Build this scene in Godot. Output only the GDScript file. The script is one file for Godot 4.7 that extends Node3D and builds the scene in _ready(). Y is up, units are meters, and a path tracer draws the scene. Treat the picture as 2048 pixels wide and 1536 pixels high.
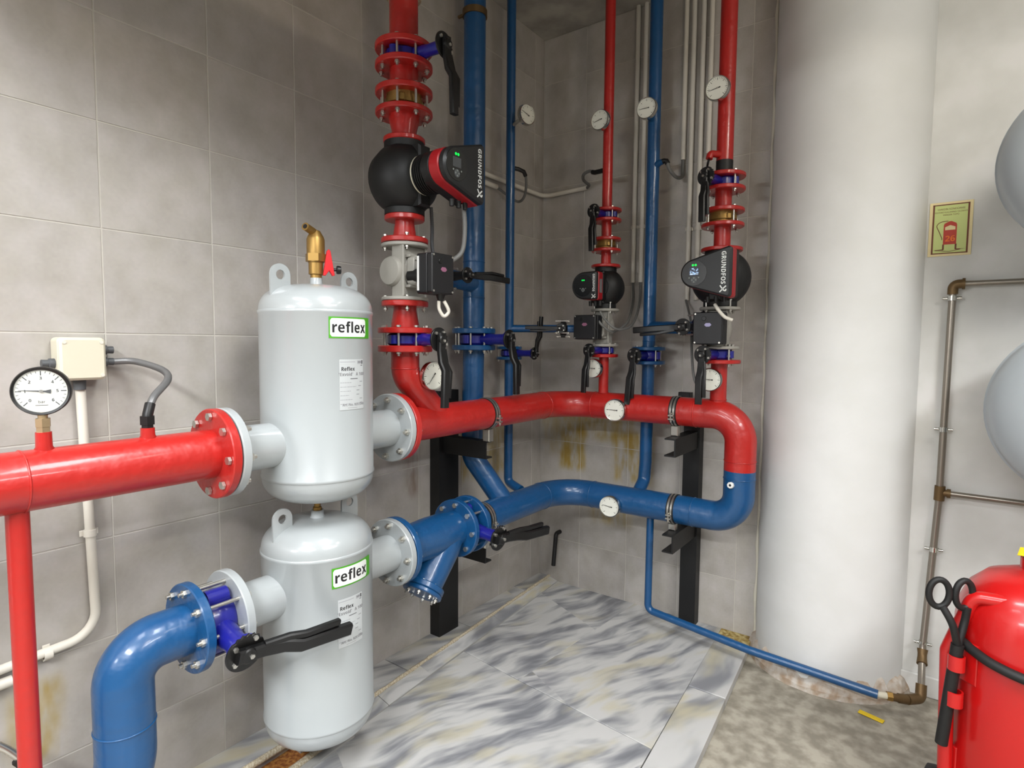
extends Node3D
# A plant room corner: tiled walls, red and blue heating headers, pumps, valves, two grey separators.
const XL := 0.26      # distance of the headers from the left wall
const ZB := 0.22      # distance of the headers from the back wall
const YR := 0.945     # height of the red header
const YB := 0.548     # height of the blue header
const RP := 0.0572    # header pipe radius
const ZR := 1.187     # big red riser on the left wall
const CEIL := 2.69

var M := {}
var taken := {}
var cache := {}
var sans: SystemFont
var sans_bold: SystemFont

# ------------------------------------------------------------------ mesh builder
class MB:
	var v := PackedVector3Array()
	var n := PackedVector3Array()
	var u := PackedVector2Array()
	func tri(a: Vector3, b: Vector3, c: Vector3, na: Vector3, nb: Vector3, nc: Vector3, ua := Vector2.ZERO, ub := Vector2.ZERO, uc := Vector2.ZERO) -> void:
		if (b - a).cross(c - a).dot(na + nb + nc) > 0.0:
			v.append_array([a, c, b]); n.append_array([na, nc, nb]); u.append_array([ua, uc, ub])
		else:
			v.append_array([a, b, c]); n.append_array([na, nb, nc]); u.append_array([ua, ub, uc])
	func quad(a: Vector3, b: Vector3, c: Vector3, d: Vector3, na: Vector3, nb: Vector3, nc: Vector3, nd: Vector3) -> void:
		tri(a, b, c, na, nb, nc); tri(a, c, d, na, nc, nd)
	func flat(a: Vector3, b: Vector3, c: Vector3, d: Vector3, nn: Vector3) -> void:
		quad(a, b, c, d, nn, nn, nn, nn)
	func mesh() -> ArrayMesh:
		var arr := []
		arr.resize(Mesh.ARRAY_MAX)
		arr[Mesh.ARRAY_VERTEX] = v; arr[Mesh.ARRAY_NORMAL] = n; arr[Mesh.ARRAY_TEX_UV] = u
		var m := ArrayMesh.new()
		m.add_surface_from_arrays(Mesh.PRIMITIVE_TRIANGLES, arr)
		return m

func lathe(p: Array, seg := 32, cosmooth := 0.75) -> ArrayMesh:
	var mb := MB.new()
	var ns: Array[Vector2] = []
	for i in p.size() - 1:
		var d: Vector2 = p[i + 1] - p[i]
		ns.append(Vector2(d.y, -d.x).normalized())
	for i in p.size() - 1:
		var na: Vector2 = ns[i]
		var nb: Vector2 = ns[i]
		if i > 0 and ns[i - 1].dot(ns[i]) > cosmooth: na = (ns[i - 1] + ns[i]).normalized()
		if i < p.size() - 2 and ns[i + 1].dot(ns[i]) > cosmooth: nb = (ns[i + 1] + ns[i]).normalized()
		var a: Vector2 = p[i]
		var b: Vector2 = p[i + 1]
		for k in seg:
			var t0 := TAU * k / seg
			var t1 := TAU * (k + 1) / seg
			var c0 := cos(t0); var s0 := sin(t0); var c1 := cos(t1); var s1 := sin(t1)
			var A0 := Vector3(a.x * c0, a.y, a.x * s0); var A1 := Vector3(a.x * c1, a.y, a.x * s1)
			var B0 := Vector3(b.x * c0, b.y, b.x * s0); var B1 := Vector3(b.x * c1, b.y, b.x * s1)
			var nA0 := Vector3(na.x * c0, na.y, na.x * s0); var nA1 := Vector3(na.x * c1, na.y, na.x * s1)
			var nB0 := Vector3(nb.x * c0, nb.y, nb.x * s0); var nB1 := Vector3(nb.x * c1, nb.y, nb.x * s1)
			if a.x > 1e-6: mb.tri(A0, B0, A1, nA0, nB0, nA1)
			if b.x > 1e-6: mb.tri(A1, B0, B1, nA1, nB0, nB1)
	return mb.mesh()

func hexprism(r: float, h: float, mb: MB, y0: float) -> void:
	for k in 6:
		var t0 := TAU * k / 6.0; var t1 := TAU * (k + 1) / 6.0; var tm := (t0 + t1) / 2.0
		var a := Vector3(r * cos(t0), y0, r * sin(t0)); var b := Vector3(r * cos(t1), y0, r * sin(t1))
		var c := b + Vector3(0, h, 0); var d := a + Vector3(0, h, 0)
		mb.flat(a, b, c, d, Vector3(cos(tm), 0, sin(tm)))
		mb.tri(d, c, Vector3(0, y0 + h, 0), Vector3.UP, Vector3.UP, Vector3.UP)
		mb.tri(a, b, Vector3(0, y0, 0), Vector3.DOWN, Vector3.DOWN, Vector3.DOWN)

func hexmesh(r: float, h: float) -> ArrayMesh:
	var key := "hex%.4f_%.4f" % [r, h]
	if not cache.has(key):
		var mb := MB.new()
		hexprism(r, h, mb, -h / 2)
		cache[key] = mb.mesh()
	return cache[key]

func bolt_mesh(s: float, L: float) -> ArrayMesh:
	var key := "bolt%.4f_%.4f" % [s, L]
	if cache.has(key): return cache[key]
	var mb := MB.new()
	hexprism(s, s * 0.75, mb, L / 2)
	hexprism(s, s * 0.85, mb, -L / 2 - s * 0.85)
	var y0 := -L / 2 - s * 1.7
	for k in 8:
		var t0 := TAU * k / 8.0; var t1 := TAU * (k + 1) / 8.0
		var r := s * 0.52
		var n0 := Vector3(cos(t0), 0, sin(t0)); var n1 := Vector3(cos(t1), 0, sin(t1))
		mb.quad(n0 * r + Vector3(0, y0, 0), n1 * r + Vector3(0, y0, 0), n1 * r + Vector3(0, L / 2, 0), n0 * r + Vector3(0, L / 2, 0), n0, n1, n1, n0)
		mb.tri(n0 * r + Vector3(0, y0, 0), n1 * r + Vector3(0, y0, 0), Vector3(0, y0, 0), Vector3.DOWN, Vector3.DOWN, Vector3.DOWN)
	cache[key] = mb.mesh()
	return cache[key]

func tube(path: Array, r: float, seg := 24, closed := false) -> ArrayMesh:
	var rr := []
	for p in path: rr.append(r)
	return tube_r(path, rr, seg, closed)

func tube_r(path: Array, rr: Array, seg := 24, closed := false) -> ArrayMesh:
	var mb := MB.new()
	var m := path.size()
	var N := Vector3.ZERO
	var rings := []
	var nors := []
	var tang := []
	for i in m:
		var T: Vector3
		if closed: T = (path[(i + 1) % m] - path[(i - 1 + m) % m]).normalized()
		elif i == 0: T = (path[1] - path[0]).normalized()
		elif i == m - 1: T = (path[m - 1] - path[m - 2]).normalized()
		else: T = ((path[i + 1] - path[i]).normalized() + (path[i] - path[i - 1]).normalized()).normalized()
		tang.append(T)
		if i == 0:
			N = T.cross(Vector3(0.31, 0.2, 0.93)).normalized()
		else:
			N = (N - T * N.dot(T)).normalized()
		var B := N.cross(T)
		var ring := []
		var nor := []
		for k in seg:
			var t := TAU * k / seg
			var d := N * cos(t) + B * sin(t)
			ring.append(path[i] + d * float(rr[i])); nor.append(d)
		rings.append(ring); nors.append(nor)
	var cnt := m if closed else m - 1
	for i in cnt:
		var j := (i + 1) % m
		for k in seg:
			var l := (k + 1) % seg
			mb.quad(rings[i][k], rings[j][k], rings[j][l], rings[i][l], nors[i][k], nors[j][k], nors[j][l], nors[i][l])
	if not closed:
		for e in [0, m - 1]:
			var d: Vector3 = -tang[0] if e == 0 else tang[m - 1]
			for k in seg:
				mb.tri(rings[e][k], rings[e][(k + 1) % seg], path[e], d, d, d)
	return mb.mesh()

func fillet(pts: Array, rad: float, steps := 10) -> Array:
	var out := [pts[0]]
	for i in range(1, pts.size() - 1):
		var p: Vector3 = pts[i]
		var a: Vector3 = (pts[i - 1] - p).normalized()
		var b: Vector3 = (pts[i + 1] - p).normalized()
		var ang := a.angle_to(b)
		if ang > 3.10:
			out.append(p); continue
		var t: float = min(rad / tan(ang / 2), min((pts[i - 1] - p).length(), (pts[i + 1] - p).length()) * 0.499)
		var r2 := t * tan(ang / 2)
		var c := p + (a + b).normalized() * (r2 / sin(ang / 2))
		var s := p + a * t - c
		var e := p + b * t - c
		var full := s.angle_to(e)
		for k in steps + 1:
			var w := float(k) / steps
			out.append(c + (s * sin((1 - w) * full) + e * sin(w * full)) / sin(full))
	out.append(pts[pts.size() - 1])
	return out

func spline(pts: Array, per := 8) -> Array:
	var out := []
	for i in pts.size() - 1:
		var p0: Vector3 = pts[max(i - 1, 0)]
		var p1: Vector3 = pts[i]
		var p2: Vector3 = pts[i + 1]
		var p3: Vector3 = pts[min(i + 2, pts.size() - 1)]
		for k in per:
			out.append(p1.cubic_interpolate(p2, p0, p3, float(k) / per))
	out.append(pts[pts.size() - 1])
	return out

func sweep(path: Array, w: float, h: float, up: Vector3) -> ArrayMesh:   # chamfered rectangular bar
	var mb := MB.new()
	var c: float = min(w, h) * 0.22
	var sec := [Vector2(-w / 2 + c, -h / 2), Vector2(w / 2 - c, -h / 2), Vector2(w / 2, -h / 2 + c), Vector2(w / 2, h / 2 - c), Vector2(w / 2 - c, h / 2), Vector2(-w / 2 + c, h / 2), Vector2(-w / 2, h / 2 - c), Vector2(-w / 2, -h / 2 + c)]
	var rings := []
	var fr := []
	for i in path.size():
		var T: Vector3
		if i == 0: T = (path[1] - path[0]).normalized()
		elif i == path.size() - 1: T = (path[i] - path[i - 1]).normalized()
		else: T = ((path[i + 1] - path[i]).normalized() + (path[i] - path[i - 1]).normalized()).normalized()
		var S := T.cross(up).normalized()
		var U := S.cross(T).normalized()
		var ring := []
		for q in sec: ring.append(path[i] + S * q.x + U * q.y)
		rings.append(ring); fr.append([S, U, T])
	for i in path.size() - 1:
		for k in 8:
			var l := (k + 1) % 8
			var d: Vector2 = sec[l] - sec[k]
			var q := Vector2(d.y, -d.x).normalized()
			var n0: Vector3 = fr[i][0] * q.x + fr[i][1] * q.y
			var n1: Vector3 = fr[i + 1][0] * q.x + fr[i + 1][1] * q.y
			mb.quad(rings[i][k], rings[i + 1][k], rings[i + 1][l], rings[i][l], n0, n1, n1, n0)
	for e in [0, path.size() - 1]:
		var d: Vector3 = fr[e][2] * (-1.0 if e == 0 else 1.0)
		for k in 8: mb.tri(rings[e][k], rings[e][(k + 1) % 8], path[e], d, d, d)
	return mb.mesh()

func prism(poly: PackedVector2Array, depth: float, bevel := 0.0) -> ArrayMesh:   # counter-clockwise outline in XY, centred on Z
	var mb := MB.new()
	var m := poly.size()
	var inner := PackedVector2Array()
	var en: Array[Vector2] = []
	for i in m:
		var d := (poly[(i + 1) % m] - poly[i]).normalized()
		en.append(Vector2(d.y, -d.x))
	for i in m:
		var a := en[(i - 1 + m) % m]
		var q := a + en[i]
		inner.append(poly[i] - q * (bevel / max(0.3, 1.0 + a.dot(en[i]))))
	var h := depth / 2
	var rows := [[inner, -h], [poly, -h + bevel], [poly, h - bevel], [inner, h]] if bevel > 0.0 else [[poly, -h], [poly, h]]
	for r in rows.size() - 1:
		for i in m:
			var j := (i + 1) % m
			var k := (j + 1) % m
			var na := en[i]; var nb := en[i]
			if en[(i - 1 + m) % m].dot(en[i]) > 0.75: na = (en[(i - 1 + m) % m] + en[i]).normalized()
			if en[j].dot(en[i]) > 0.75: nb = (en[j] + en[i]).normalized()
			var zz := 0.0
			if rows.size() == 4: zz = [-1.0, 0.0, 1.0][r]
			var A := Vector3(na.x, na.y, zz).normalized(); var B := Vector3(nb.x, nb.y, zz).normalized()
			var p0: PackedVector2Array = rows[r][0]; var p1: PackedVector2Array = rows[r + 1][0]
			mb.quad(Vector3(p0[i].x, p0[i].y, rows[r][1]), Vector3(p0[j].x, p0[j].y, rows[r][1]), Vector3(p1[j].x, p1[j].y, rows[r + 1][1]), Vector3(p1[i].x, p1[i].y, rows[r + 1][1]), A, B, B, A)
	var face: PackedVector2Array = rows[0][0]
	var box := Rect2(face[0], Vector2.ZERO)
	for q in face: box = box.expand(q)
	var ids := Geometry2D.triangulate_polygon(face)
	for t in range(0, ids.size(), 3):
		var q := [face[ids[t]], face[ids[t + 1]], face[ids[t + 2]]]
		var uv := []
		for w in q: uv.append(Vector2((w.x - box.position.x) / box.size.x, 1.0 - (w.y - box.position.y) / box.size.y))
		for sgn in [-1.0, 1.0]:
			var nn := Vector3(0, 0, sgn)
			mb.tri(Vector3(q[0].x, q[0].y, h * sgn), Vector3(q[1].x, q[1].y, h * sgn), Vector3(q[2].x, q[2].y, h * sgn), nn, nn, nn, uv[0], uv[1], uv[2])
	return mb.mesh()

func rrect(w: float, h: float, r: float, n := 5) -> PackedVector2Array:
	var out := PackedVector2Array()
	for c in [[1, -1, -PI / 2], [1, 1, 0.0], [-1, 1, PI / 2], [-1, -1, PI]]:
		for k in n + 1:
			var t: float = c[2] + PI / 2 * k / n
			out.append(Vector2(c[0] * (w / 2 - r) + r * cos(t), c[1] * (h / 2 - r) + r * sin(t)))
	return out

func circle(r: float, n := 24, c := Vector2.ZERO) -> PackedVector2Array:
	var out := PackedVector2Array()
	for k in n: out.append(c + Vector2(r, 0).rotated(TAU * k / n))
	return out

func box(w: float, h: float, d: float, bev := 0.002) -> ArrayMesh:
	var b: float = min(bev, min(w, min(h, d)) * 0.3)
	return prism(PackedVector2Array([Vector2(-w / 2, -h / 2), Vector2(w / 2, -h / 2), Vector2(w / 2, h / 2), Vector2(-w / 2, h / 2)]), d, b)

func disc(r: float, t: float, c := 0.002, r_in := 0.0) -> Array:
	return [Vector2(r_in, -t / 2), Vector2(r - c, -t / 2), Vector2(r, -t / 2 + c), Vector2(r, t / 2 - c), Vector2(r - c, t / 2), Vector2(r_in, t / 2)]

func along(at: Vector3, y: Vector3, hint := Vector3(0.13, 0.27, 0.95)) -> Transform3D:
	var Y := y.normalized()
	var X := (hint - Y * hint.dot(Y))
	if X.length() < 1e-3: X = Y.cross(Vector3(0.9, 0.3, 0.1))
	X = X.normalized()
	return Transform3D(Basis(X, Y, X.cross(Y)), at)

func facing(at: Vector3, z: Vector3, up := Vector3.UP) -> Transform3D:   # local Z looks along z, local X to the right of someone who looks at it
	var Z := z.normalized()
	var X := up.cross(Z).normalized()
	return Transform3D(Basis(X, Z.cross(X), Z), at)

# ------------------------------------------------------------------ nodes
func numbered(called: String) -> String:
	var k: int = taken.get(called, 0)
	taken[called] = k + 1
	return called if k == 0 else "%s_%03d" % [called, k]

func tag(o: Node, label: String, category := "", group := "", kind := "") -> Node:
	if label != "": o.set_meta("label", label)
	if category != "": o.set_meta("category", category)
	if group != "": o.set_meta("group", group)
	if kind != "": o.set_meta("kind", kind)
	return o

func thing(called: String, label: String, category: String, at := Vector3.ZERO, group := "") -> Node3D:
	var o := Node3D.new()
	o.name = numbered(called)
	add_child(o)
	o.position = at
	tag(o, label, category, group)
	return o

func setting(called: String) -> Node3D:
	var o := Node3D.new()
	o.name = numbered(called)
	add_child(o)
	o.set_meta("kind", "structure")
	return o

# adds a mesh as a part; xf is given in the room's coordinates
func part(parent: Node3D, called: String, mesh: Mesh, mat: Material, xf := Transform3D.IDENTITY) -> MeshInstance3D:
	var o := MeshInstance3D.new()
	o.name = called
	o.mesh = mesh
	o.material_override = mat
	parent.add_child(o, true)
	var base := Transform3D.IDENTITY
	var q: Node = parent
	while q != self:
		base = (q as Node3D).transform * base
		q = q.get_parent()
	o.transform = base.affine_inverse() * xf
	return o

func text_mesh(s: String, size: float, bold := false, depth := 0.0006) -> TextMesh:
	var t := TextMesh.new()
	t.text = s
	t.font = sans_bold if bold else sans
	t.font_size = 48
	t.pixel_size = size / 48.0
	t.depth = depth
	t.curve_step = 2.0
	return t

func bend(mesh: Mesh, R: float) -> ArrayMesh:   # wraps a flat mesh (XY, facing Z) round an upright cylinder of radius R
	var arr := mesh.surface_get_arrays(0)
	var v: PackedVector3Array = arr[Mesh.ARRAY_VERTEX]
	var n: PackedVector3Array = arr[Mesh.ARRAY_NORMAL]
	for i in v.size():
		var a := v[i].x / R
		var r := R + v[i].z
		v[i] = Vector3(r * sin(a), v[i].y, r * cos(a))
		n[i] = n[i].rotated(Vector3.UP, a)
	var out := []
	out.resize(Mesh.ARRAY_MAX)
	out[Mesh.ARRAY_VERTEX] = v; out[Mesh.ARRAY_NORMAL] = n
	if arr[Mesh.ARRAY_TEX_UV] != null: out[Mesh.ARRAY_TEX_UV] = arr[Mesh.ARRAY_TEX_UV]
	if arr[Mesh.ARRAY_INDEX] != null: out[Mesh.ARRAY_INDEX] = arr[Mesh.ARRAY_INDEX]
	var m := ArrayMesh.new()
	m.add_surface_from_arrays(Mesh.PRIMITIVE_TRIANGLES, out)
	return m

func round_sheet(w: float, h: float, r: float, t: float, nx := 28) -> ArrayMesh:
	var mb := MB.new()
	var xs := []
	for k in nx + 1: xs.append(-w / 2 + w * k / nx)
	var hh := func(x: float) -> float:
		var d: float = w / 2 - absf(x)
		return h / 2 if d >= r else h / 2 - r + sqrt(max(0.0, r * r - (r - d) * (r - d)))
	for k in nx:
		var a: float = xs[k]; var b: float = xs[k + 1]
		var ha: float = hh.call(a); var hb: float = hh.call(b)
		mb.flat(Vector3(a, -ha, t), Vector3(b, -hb, t), Vector3(b, hb, t), Vector3(a, ha, t), Vector3.BACK)
		mb.flat(Vector3(a, ha, 0), Vector3(b, hb, 0), Vector3(b, hb, t), Vector3(a, ha, t), Vector3.UP)
		mb.flat(Vector3(a, -ha, 0), Vector3(b, -hb, 0), Vector3(b, -hb, t), Vector3(a, -ha, t), Vector3.DOWN)
	return mb.mesh()

func strip_grid(w: float, h: float, t: float, nx := 14) -> ArrayMesh:    # a thin sheet cut in columns so that it can be bent
	var mb := MB.new()
	for k in nx:
		var a := -w / 2 + w * k / nx; var b := -w / 2 + w * (k + 1) / nx
		var u0 := float(k) / nx; var u1 := float(k + 1) / nx
		for z in [0.0, t]:
			var nn := Vector3(0, 0, 1 if z > 0 else -1)
			mb.tri(Vector3(a, -h / 2, z), Vector3(b, -h / 2, z), Vector3(b, h / 2, z), nn, nn, nn, Vector2(u0, 1), Vector2(u1, 1), Vector2(u1, 0))
			mb.tri(Vector3(a, -h / 2, z), Vector3(b, h / 2, z), Vector3(a, h / 2, z), nn, nn, nn, Vector2(u0, 1), Vector2(u1, 0), Vector2(u0, 0))
		mb.flat(Vector3(a, h / 2, 0), Vector3(b, h / 2, 0), Vector3(b, h / 2, t), Vector3(a, h / 2, t), Vector3.UP)
		mb.flat(Vector3(a, -h / 2, 0), Vector3(b, -h / 2, 0), Vector3(b, -h / 2, t), Vector3(a, -h / 2, t), Vector3.DOWN)
	for s in [-1, 1]: mb.flat(Vector3(s * w / 2, -h / 2, 0), Vector3(s * w / 2, h / 2, 0), Vector3(s * w / 2, h / 2, t), Vector3(s * w / 2, -h / 2, t), Vector3(s, 0, 0))
	return mb.mesh()

# ------------------------------------------------------------------ materials
func mat(key: String, col: Color, rough := 0.5, metal := 0.0, coat := 0.0) -> StandardMaterial3D:
	var m := StandardMaterial3D.new()
	m.albedo_color = col
	m.roughness = rough
	m.metallic = metal
	if coat > 0.0:
		m.clearcoat_enabled = true
		m.clearcoat = coat
		m.clearcoat_roughness = 0.12
	M[key] = m
	return m

func noise(freq: float, oct := 4, sd := 1) -> FastNoiseLite:
	var f := FastNoiseLite.new()
	f.noise_type = FastNoiseLite.TYPE_SIMPLEX_SMOOTH
	f.frequency = freq
	f.fractal_octaves = oct
	f.seed = sd
	return f

func mottle(m: StandardMaterial3D, lo: Color, hi: Color, freq: float, scale: float, sd := 3, oct := 5) -> void:   # grain in the colour itself
	var t := NoiseTexture2D.new()
	t.width = 512; t.height = 512
	t.seamless = true
	t.noise = noise(freq, oct, sd)
	var g := Gradient.new()
	g.set_color(0, lo); g.set_color(1, hi)
	g.set_offset(0, 0.25); g.set_offset(1, 0.75)
	t.color_ramp = g
	m.albedo_color = Color.WHITE
	m.albedo_texture = t
	m.uv1_triplanar = true
	m.uv1_world_triplanar = true
	m.uv1_scale = Vector3.ONE * scale

func relief(m: StandardMaterial3D, freq: float, scale: float, strength: float, sd := 9) -> void:
	var t := NoiseTexture2D.new()
	t.width = 256; t.height = 256
	t.seamless = true
	t.as_normal_map = true
	t.bump_strength = strength
	t.noise = noise(freq, 3, sd)
	m.normal_enabled = true
	m.normal_texture = t
	m.uv1_triplanar = true
	m.uv1_world_triplanar = true
	m.uv1_scale = Vector3.ONE * scale

func materials() -> void:
	mat("red", Color(0.67, 0.115, 0.095), 0.38, 0.0, 0.35); relief(M.red, 0.03, 3.0, 1.2)
	mat("blue", Color(0.05, 0.28, 0.465), 0.36, 0.0, 0.35); relief(M.blue, 0.03, 3.0, 1.2, 4)
	mat("royal", Color(0.09, 0.10, 0.48), 0.32, 0.0, 0.4)
	mat("tankgrey", Color(0.635, 0.655, 0.66), 0.30, 0.0, 0.6)
	mat("castgrey", Color(0.60, 0.59, 0.56), 0.5)
	mat("zinc", Color(0.78, 0.77, 0.74), 0.28, 0.9)
	mat("chrome", Color(0.82, 0.82, 0.80), 0.16, 1.0)
	mat("steel", Color(0.58, 0.55, 0.51), 0.34, 0.85)
	mat("brass", Color(0.60, 0.475, 0.26), 0.42, 0.75)
	mat("palebrass", Color(0.66, 0.58, 0.45), 0.4, 0.7)
	mat("oldbrass", Color(0.43, 0.345, 0.23), 0.5, 0.7)
	mat("black", Color(0.035, 0.035, 0.037), 0.42)
	mat("blacksteel", Color(0.04, 0.04, 0.043), 0.5)
	mat("castblack", Color(0.045, 0.046, 0.048), 0.55)
	mat("gasket", Color(0.03, 0.03, 0.03), 0.8)
	mat("face", Color(0.10, 0.105, 0.11), 0.45)
	mat("facedark", Color(0.055, 0.058, 0.06), 0.25)
	mat("pumpred", Color(0.62, 0.08, 0.11), 0.4)
	mat("actuator", Color(0.075, 0.075, 0.085), 0.5)
	mat("white", Color(0.86, 0.86, 0.85), 0.45)
	mat("cream", Color(0.80, 0.78, 0.70), 0.45)
	mat("pvc", Color(0.82, 0.80, 0.755), 0.45)
	mat("gland", Color(0.30, 0.31, 0.32), 0.5)
	mat("flex", Color(0.46, 0.46, 0.46), 0.4, 0.5)
	mat("greycable", Color(0.40, 0.40, 0.39), 0.5)
	mat("dial", Color(0.86, 0.86, 0.82), 0.35)
	mat("ink", Color(0.03, 0.03, 0.03), 0.5)
	mat("inkgrey", Color(0.45, 0.45, 0.46), 0.6)
	mat("labelgreen", Color(0.27, 0.60, 0.10), 0.4)
	mat("labelwhite", Color(0.88, 0.89, 0.88), 0.4)
	mat("clipred", Color(0.80, 0.05, 0.10), 0.4)
	mat("pink", Color(0.55, 0.35, 0.45), 0.5)
	mat("lilac", Color(0.60, 0.58, 0.72), 0.5)
	mat("button", Color(0.50, 0.52, 0.50), 0.5)
	mat("vessel", Color(0.62, 0.645, 0.66), 0.42, 0.0, 0.3)
	mat("extred", Color(0.72, 0.06, 0.06), 0.33, 0.0, 0.4)
	mat("rubber", Color(0.06, 0.057, 0.057), 0.6)
	mat("yellow", Color(0.85, 0.72, 0.06), 0.5)
	mat("plaster", Color(0.80, 0.795, 0.78), 0.7); mottle(M.plaster, Color(0.775, 0.77, 0.75), Color(0.82, 0.815, 0.80), 0.01, 0.7, 21); 
	mat("columnpaint", Color(0.83, 0.83, 0.82), 0.62); mottle(M.columnpaint, Color(0.825, 0.825, 0.815), Color(0.845, 0.845, 0.838), 0.012, 0.8, 12)
	mat("ceiling", Color(0.62, 0.60, 0.57), 0.85); mottle(M.ceiling, Color(0.55, 0.53, 0.50), Color(0.66, 0.64, 0.60), 0.01, 0.8, 5)
	mat("grout", Color(0.74, 0.725, 0.69), 0.9)
	mat("caulk", Color(0.78, 0.76, 0.70), 0.7)
	mat("mortar", Color(0.70, 0.66, 0.57), 0.85); mottle(M.mortar, Color(0.60, 0.54, 0.44), Color(0.78, 0.75, 0.67), 0.05, 5.0, 8)
	mat("rawbase", Color(0.62, 0.56, 0.48), 0.85); mottle(M.rawbase, Color(0.62, 0.53, 0.44), Color(0.80, 0.785, 0.76), 0.02, 2.0, 18)
	mat("rust", Color(0.55, 0.33, 0.13), 0.85); mottle(M.rust, Color(0.45, 0.24, 0.08), Color(0.66, 0.46, 0.22), 0.03, 4.0, 28)
	mat("concrete", Color(0.50, 0.47, 0.42), 0.7); mottle(M.concrete, Color(0.50, 0.475, 0.425), Color(0.63, 0.605, 0.55), 0.02, 1.3, 7)
	var g := mat("green", Color(0.0, 0.3, 0.1), 0.4)
	g.emission_enabled = true; g.emission = Color(0.0, 0.85, 0.30); g.emission_energy_multiplier = 1.4
	var gl := mat("glass", Color(0.95, 0.97, 1.0, 0.07), 0.04)
	gl.transparency = BaseMaterial3D.TRANSPARENCY_ALPHA

func ss(a: float, b: float, x: float) -> float: return smoothstep(a, b, x)

# the colour of the glazed concrete-look tiles of one wall, with its stains; pixel (0,0) is u = 0, y = top
func wall_texture(w: float, top: float, ppm: float, off: float, pitch: float, sd: int, stains: Array) -> ImageTexture:
	var W := int(w * ppm); var H := int(top * ppm)
	var img := Image.create(W, H, false, Image.FORMAT_RGB8)
	var n1 := noise(1.0, 4, sd); var n2 := noise(1.0, 3, sd + 1); var n3 := noise(1.0, 3, sd + 2)
	var base := Color(0.662, 0.642, 0.617)
	for j in H:
		var y := top - (j + 0.5) / ppm
		for i in W:
			var u := (i + 0.5) / ppm
			var ti := floori((u - off) / pitch); var tj := floori((y - 1.975) / 0.25)
			var o := float((ti * 73 + tj * 131) % 97) * 3.7
			var big := n1.get_noise_2d(u * 3.2 + o, y * 3.2 - o)
			var mid := n2.get_noise_2d(u * 11.0 - o, y * 9.0 + o)
			var fine := n3.get_noise_2d(u * 90.0, y * 90.0)
			var tone := float((ti * 37 + tj * 59 + 400) % 11) / 11.0 - 0.5
			var b := 1.0 + 0.055 * big + 0.05 * mid + 0.025 * fine + 0.03 * tone
			var c := Color(base.r * b, base.g * b, base.b * (b + 0.02 * mid))
			for s in stains:    # [u0, u1, y0, y1, colour, strength]
				var du := ss(s[0] - 0.03, s[0] + 0.02, u) * (1.0 - ss(s[1] - 0.02, s[1] + 0.03, u))
				var dy := ss(s[2] - 0.03, s[2] + 0.02, y) * (1.0 - ss(s[3] - 0.02, s[3] + 0.03, y))
				if du * dy > 0.0:
					var k: float = n2.get_noise_2d(u * 14.0 + 40.0, y * 4.0) * 0.9 + n3.get_noise_2d(u * 40.0, y * 12.0) * 0.5 + 0.55
					c = c.lerp(s[4], clampf(du * dy * k * s[5], 0.0, 0.85))
			img.set_pixel(i, j, c)
	return ImageTexture.create_from_image(img)

# streaky grey-white marble, 1 m square
func marble_texture(sd: int, warm: float, dark: float) -> ImageTexture:
	var S := 768
	var img := Image.create(S, S, false, Image.FORMAT_RGB8)
	var n1 := noise(1.0, 4, sd); var n2 := noise(1.0, 3, sd + 1); var n3 := noise(1.0, 2, sd + 2); var n4 := noise(1.0, 4, sd + 3)
	for j in S:
		for i in S:
			var x := float(i) / S; var y := float(j) / S
			var warp := n3.get_noise_2d(x * 2.2, y * 2.2) * 0.05
			var a := n1.get_noise_2d(x * 2.4, (y + warp) * 10.0)
			var b := n2.get_noise_2d(x * 5.0 + 9.0, (y + warp * 0.8) * 24.0)
			var e := n3.get_noise_2d(x * 1.1 + 5.0, y * 2.0)
			var v := 0.56 + 0.50 * a + 0.20 * b + 0.16 * e
			var w := n4.get_noise_2d(x * 2.6 + 20.0, (y + warp) * 7.0)
			var c := Color(0.48, 0.485, 0.50).lerp(Color(0.715, 0.712, 0.703), ss(0.22, 0.74, v))
			c = c.lerp(Color(0.38, 0.385, 0.40), ss(0.60, 0.90, 1.0 - v) * dark)
			c = c.lerp(Color(0.70, 0.67, 0.575), ss(0.10, 0.6, w) * warm)
			img.set_pixel(i, j, c)
	return ImageTexture.create_from_image(img)

# ------------------------------------------------------------------ piping pieces
func bolts(parent: Node3D, at: Vector3, dir: Vector3, rb: float, nb: int, L: float, s: float, phase := 0.5) -> void:
	var xf := along(at, dir)
	for k in nb:
		var t := TAU * (k + phase) / nb
		part(parent, "bolt", bolt_mesh(s, L), M.zinc, Transform3D(xf.basis, xf * Vector3(rb * cos(t), 0, rb * sin(t))))

func flange(parent: Node3D, at: Vector3, dir: Vector3, R: float, t: float, m: Material, called := "flange") -> MeshInstance3D:
	var key := "fl%.4f_%.4f" % [R, t]
	if not cache.has(key): cache[key] = lathe(disc(R, t, 0.0025), 40)
	return part(parent, called, cache[key], m, along(at, dir))

func bead(parent: Node3D, at: Vector3, dir: Vector3, r: float, m: Material) -> void:
	var xf := along(at, dir)
	var path := []
	for k in 32: path.append(xf * Vector3(r * cos(TAU * k / 32), 0, r * sin(TAU * k / 32)))
	part(parent, "weld_bead", tube(path, 0.0021, 6, true), m)

func straight(a: Vector3, b: Vector3, r: float, seg := 28) -> ArrayMesh:
	return tube([a, b], r, seg)

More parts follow.
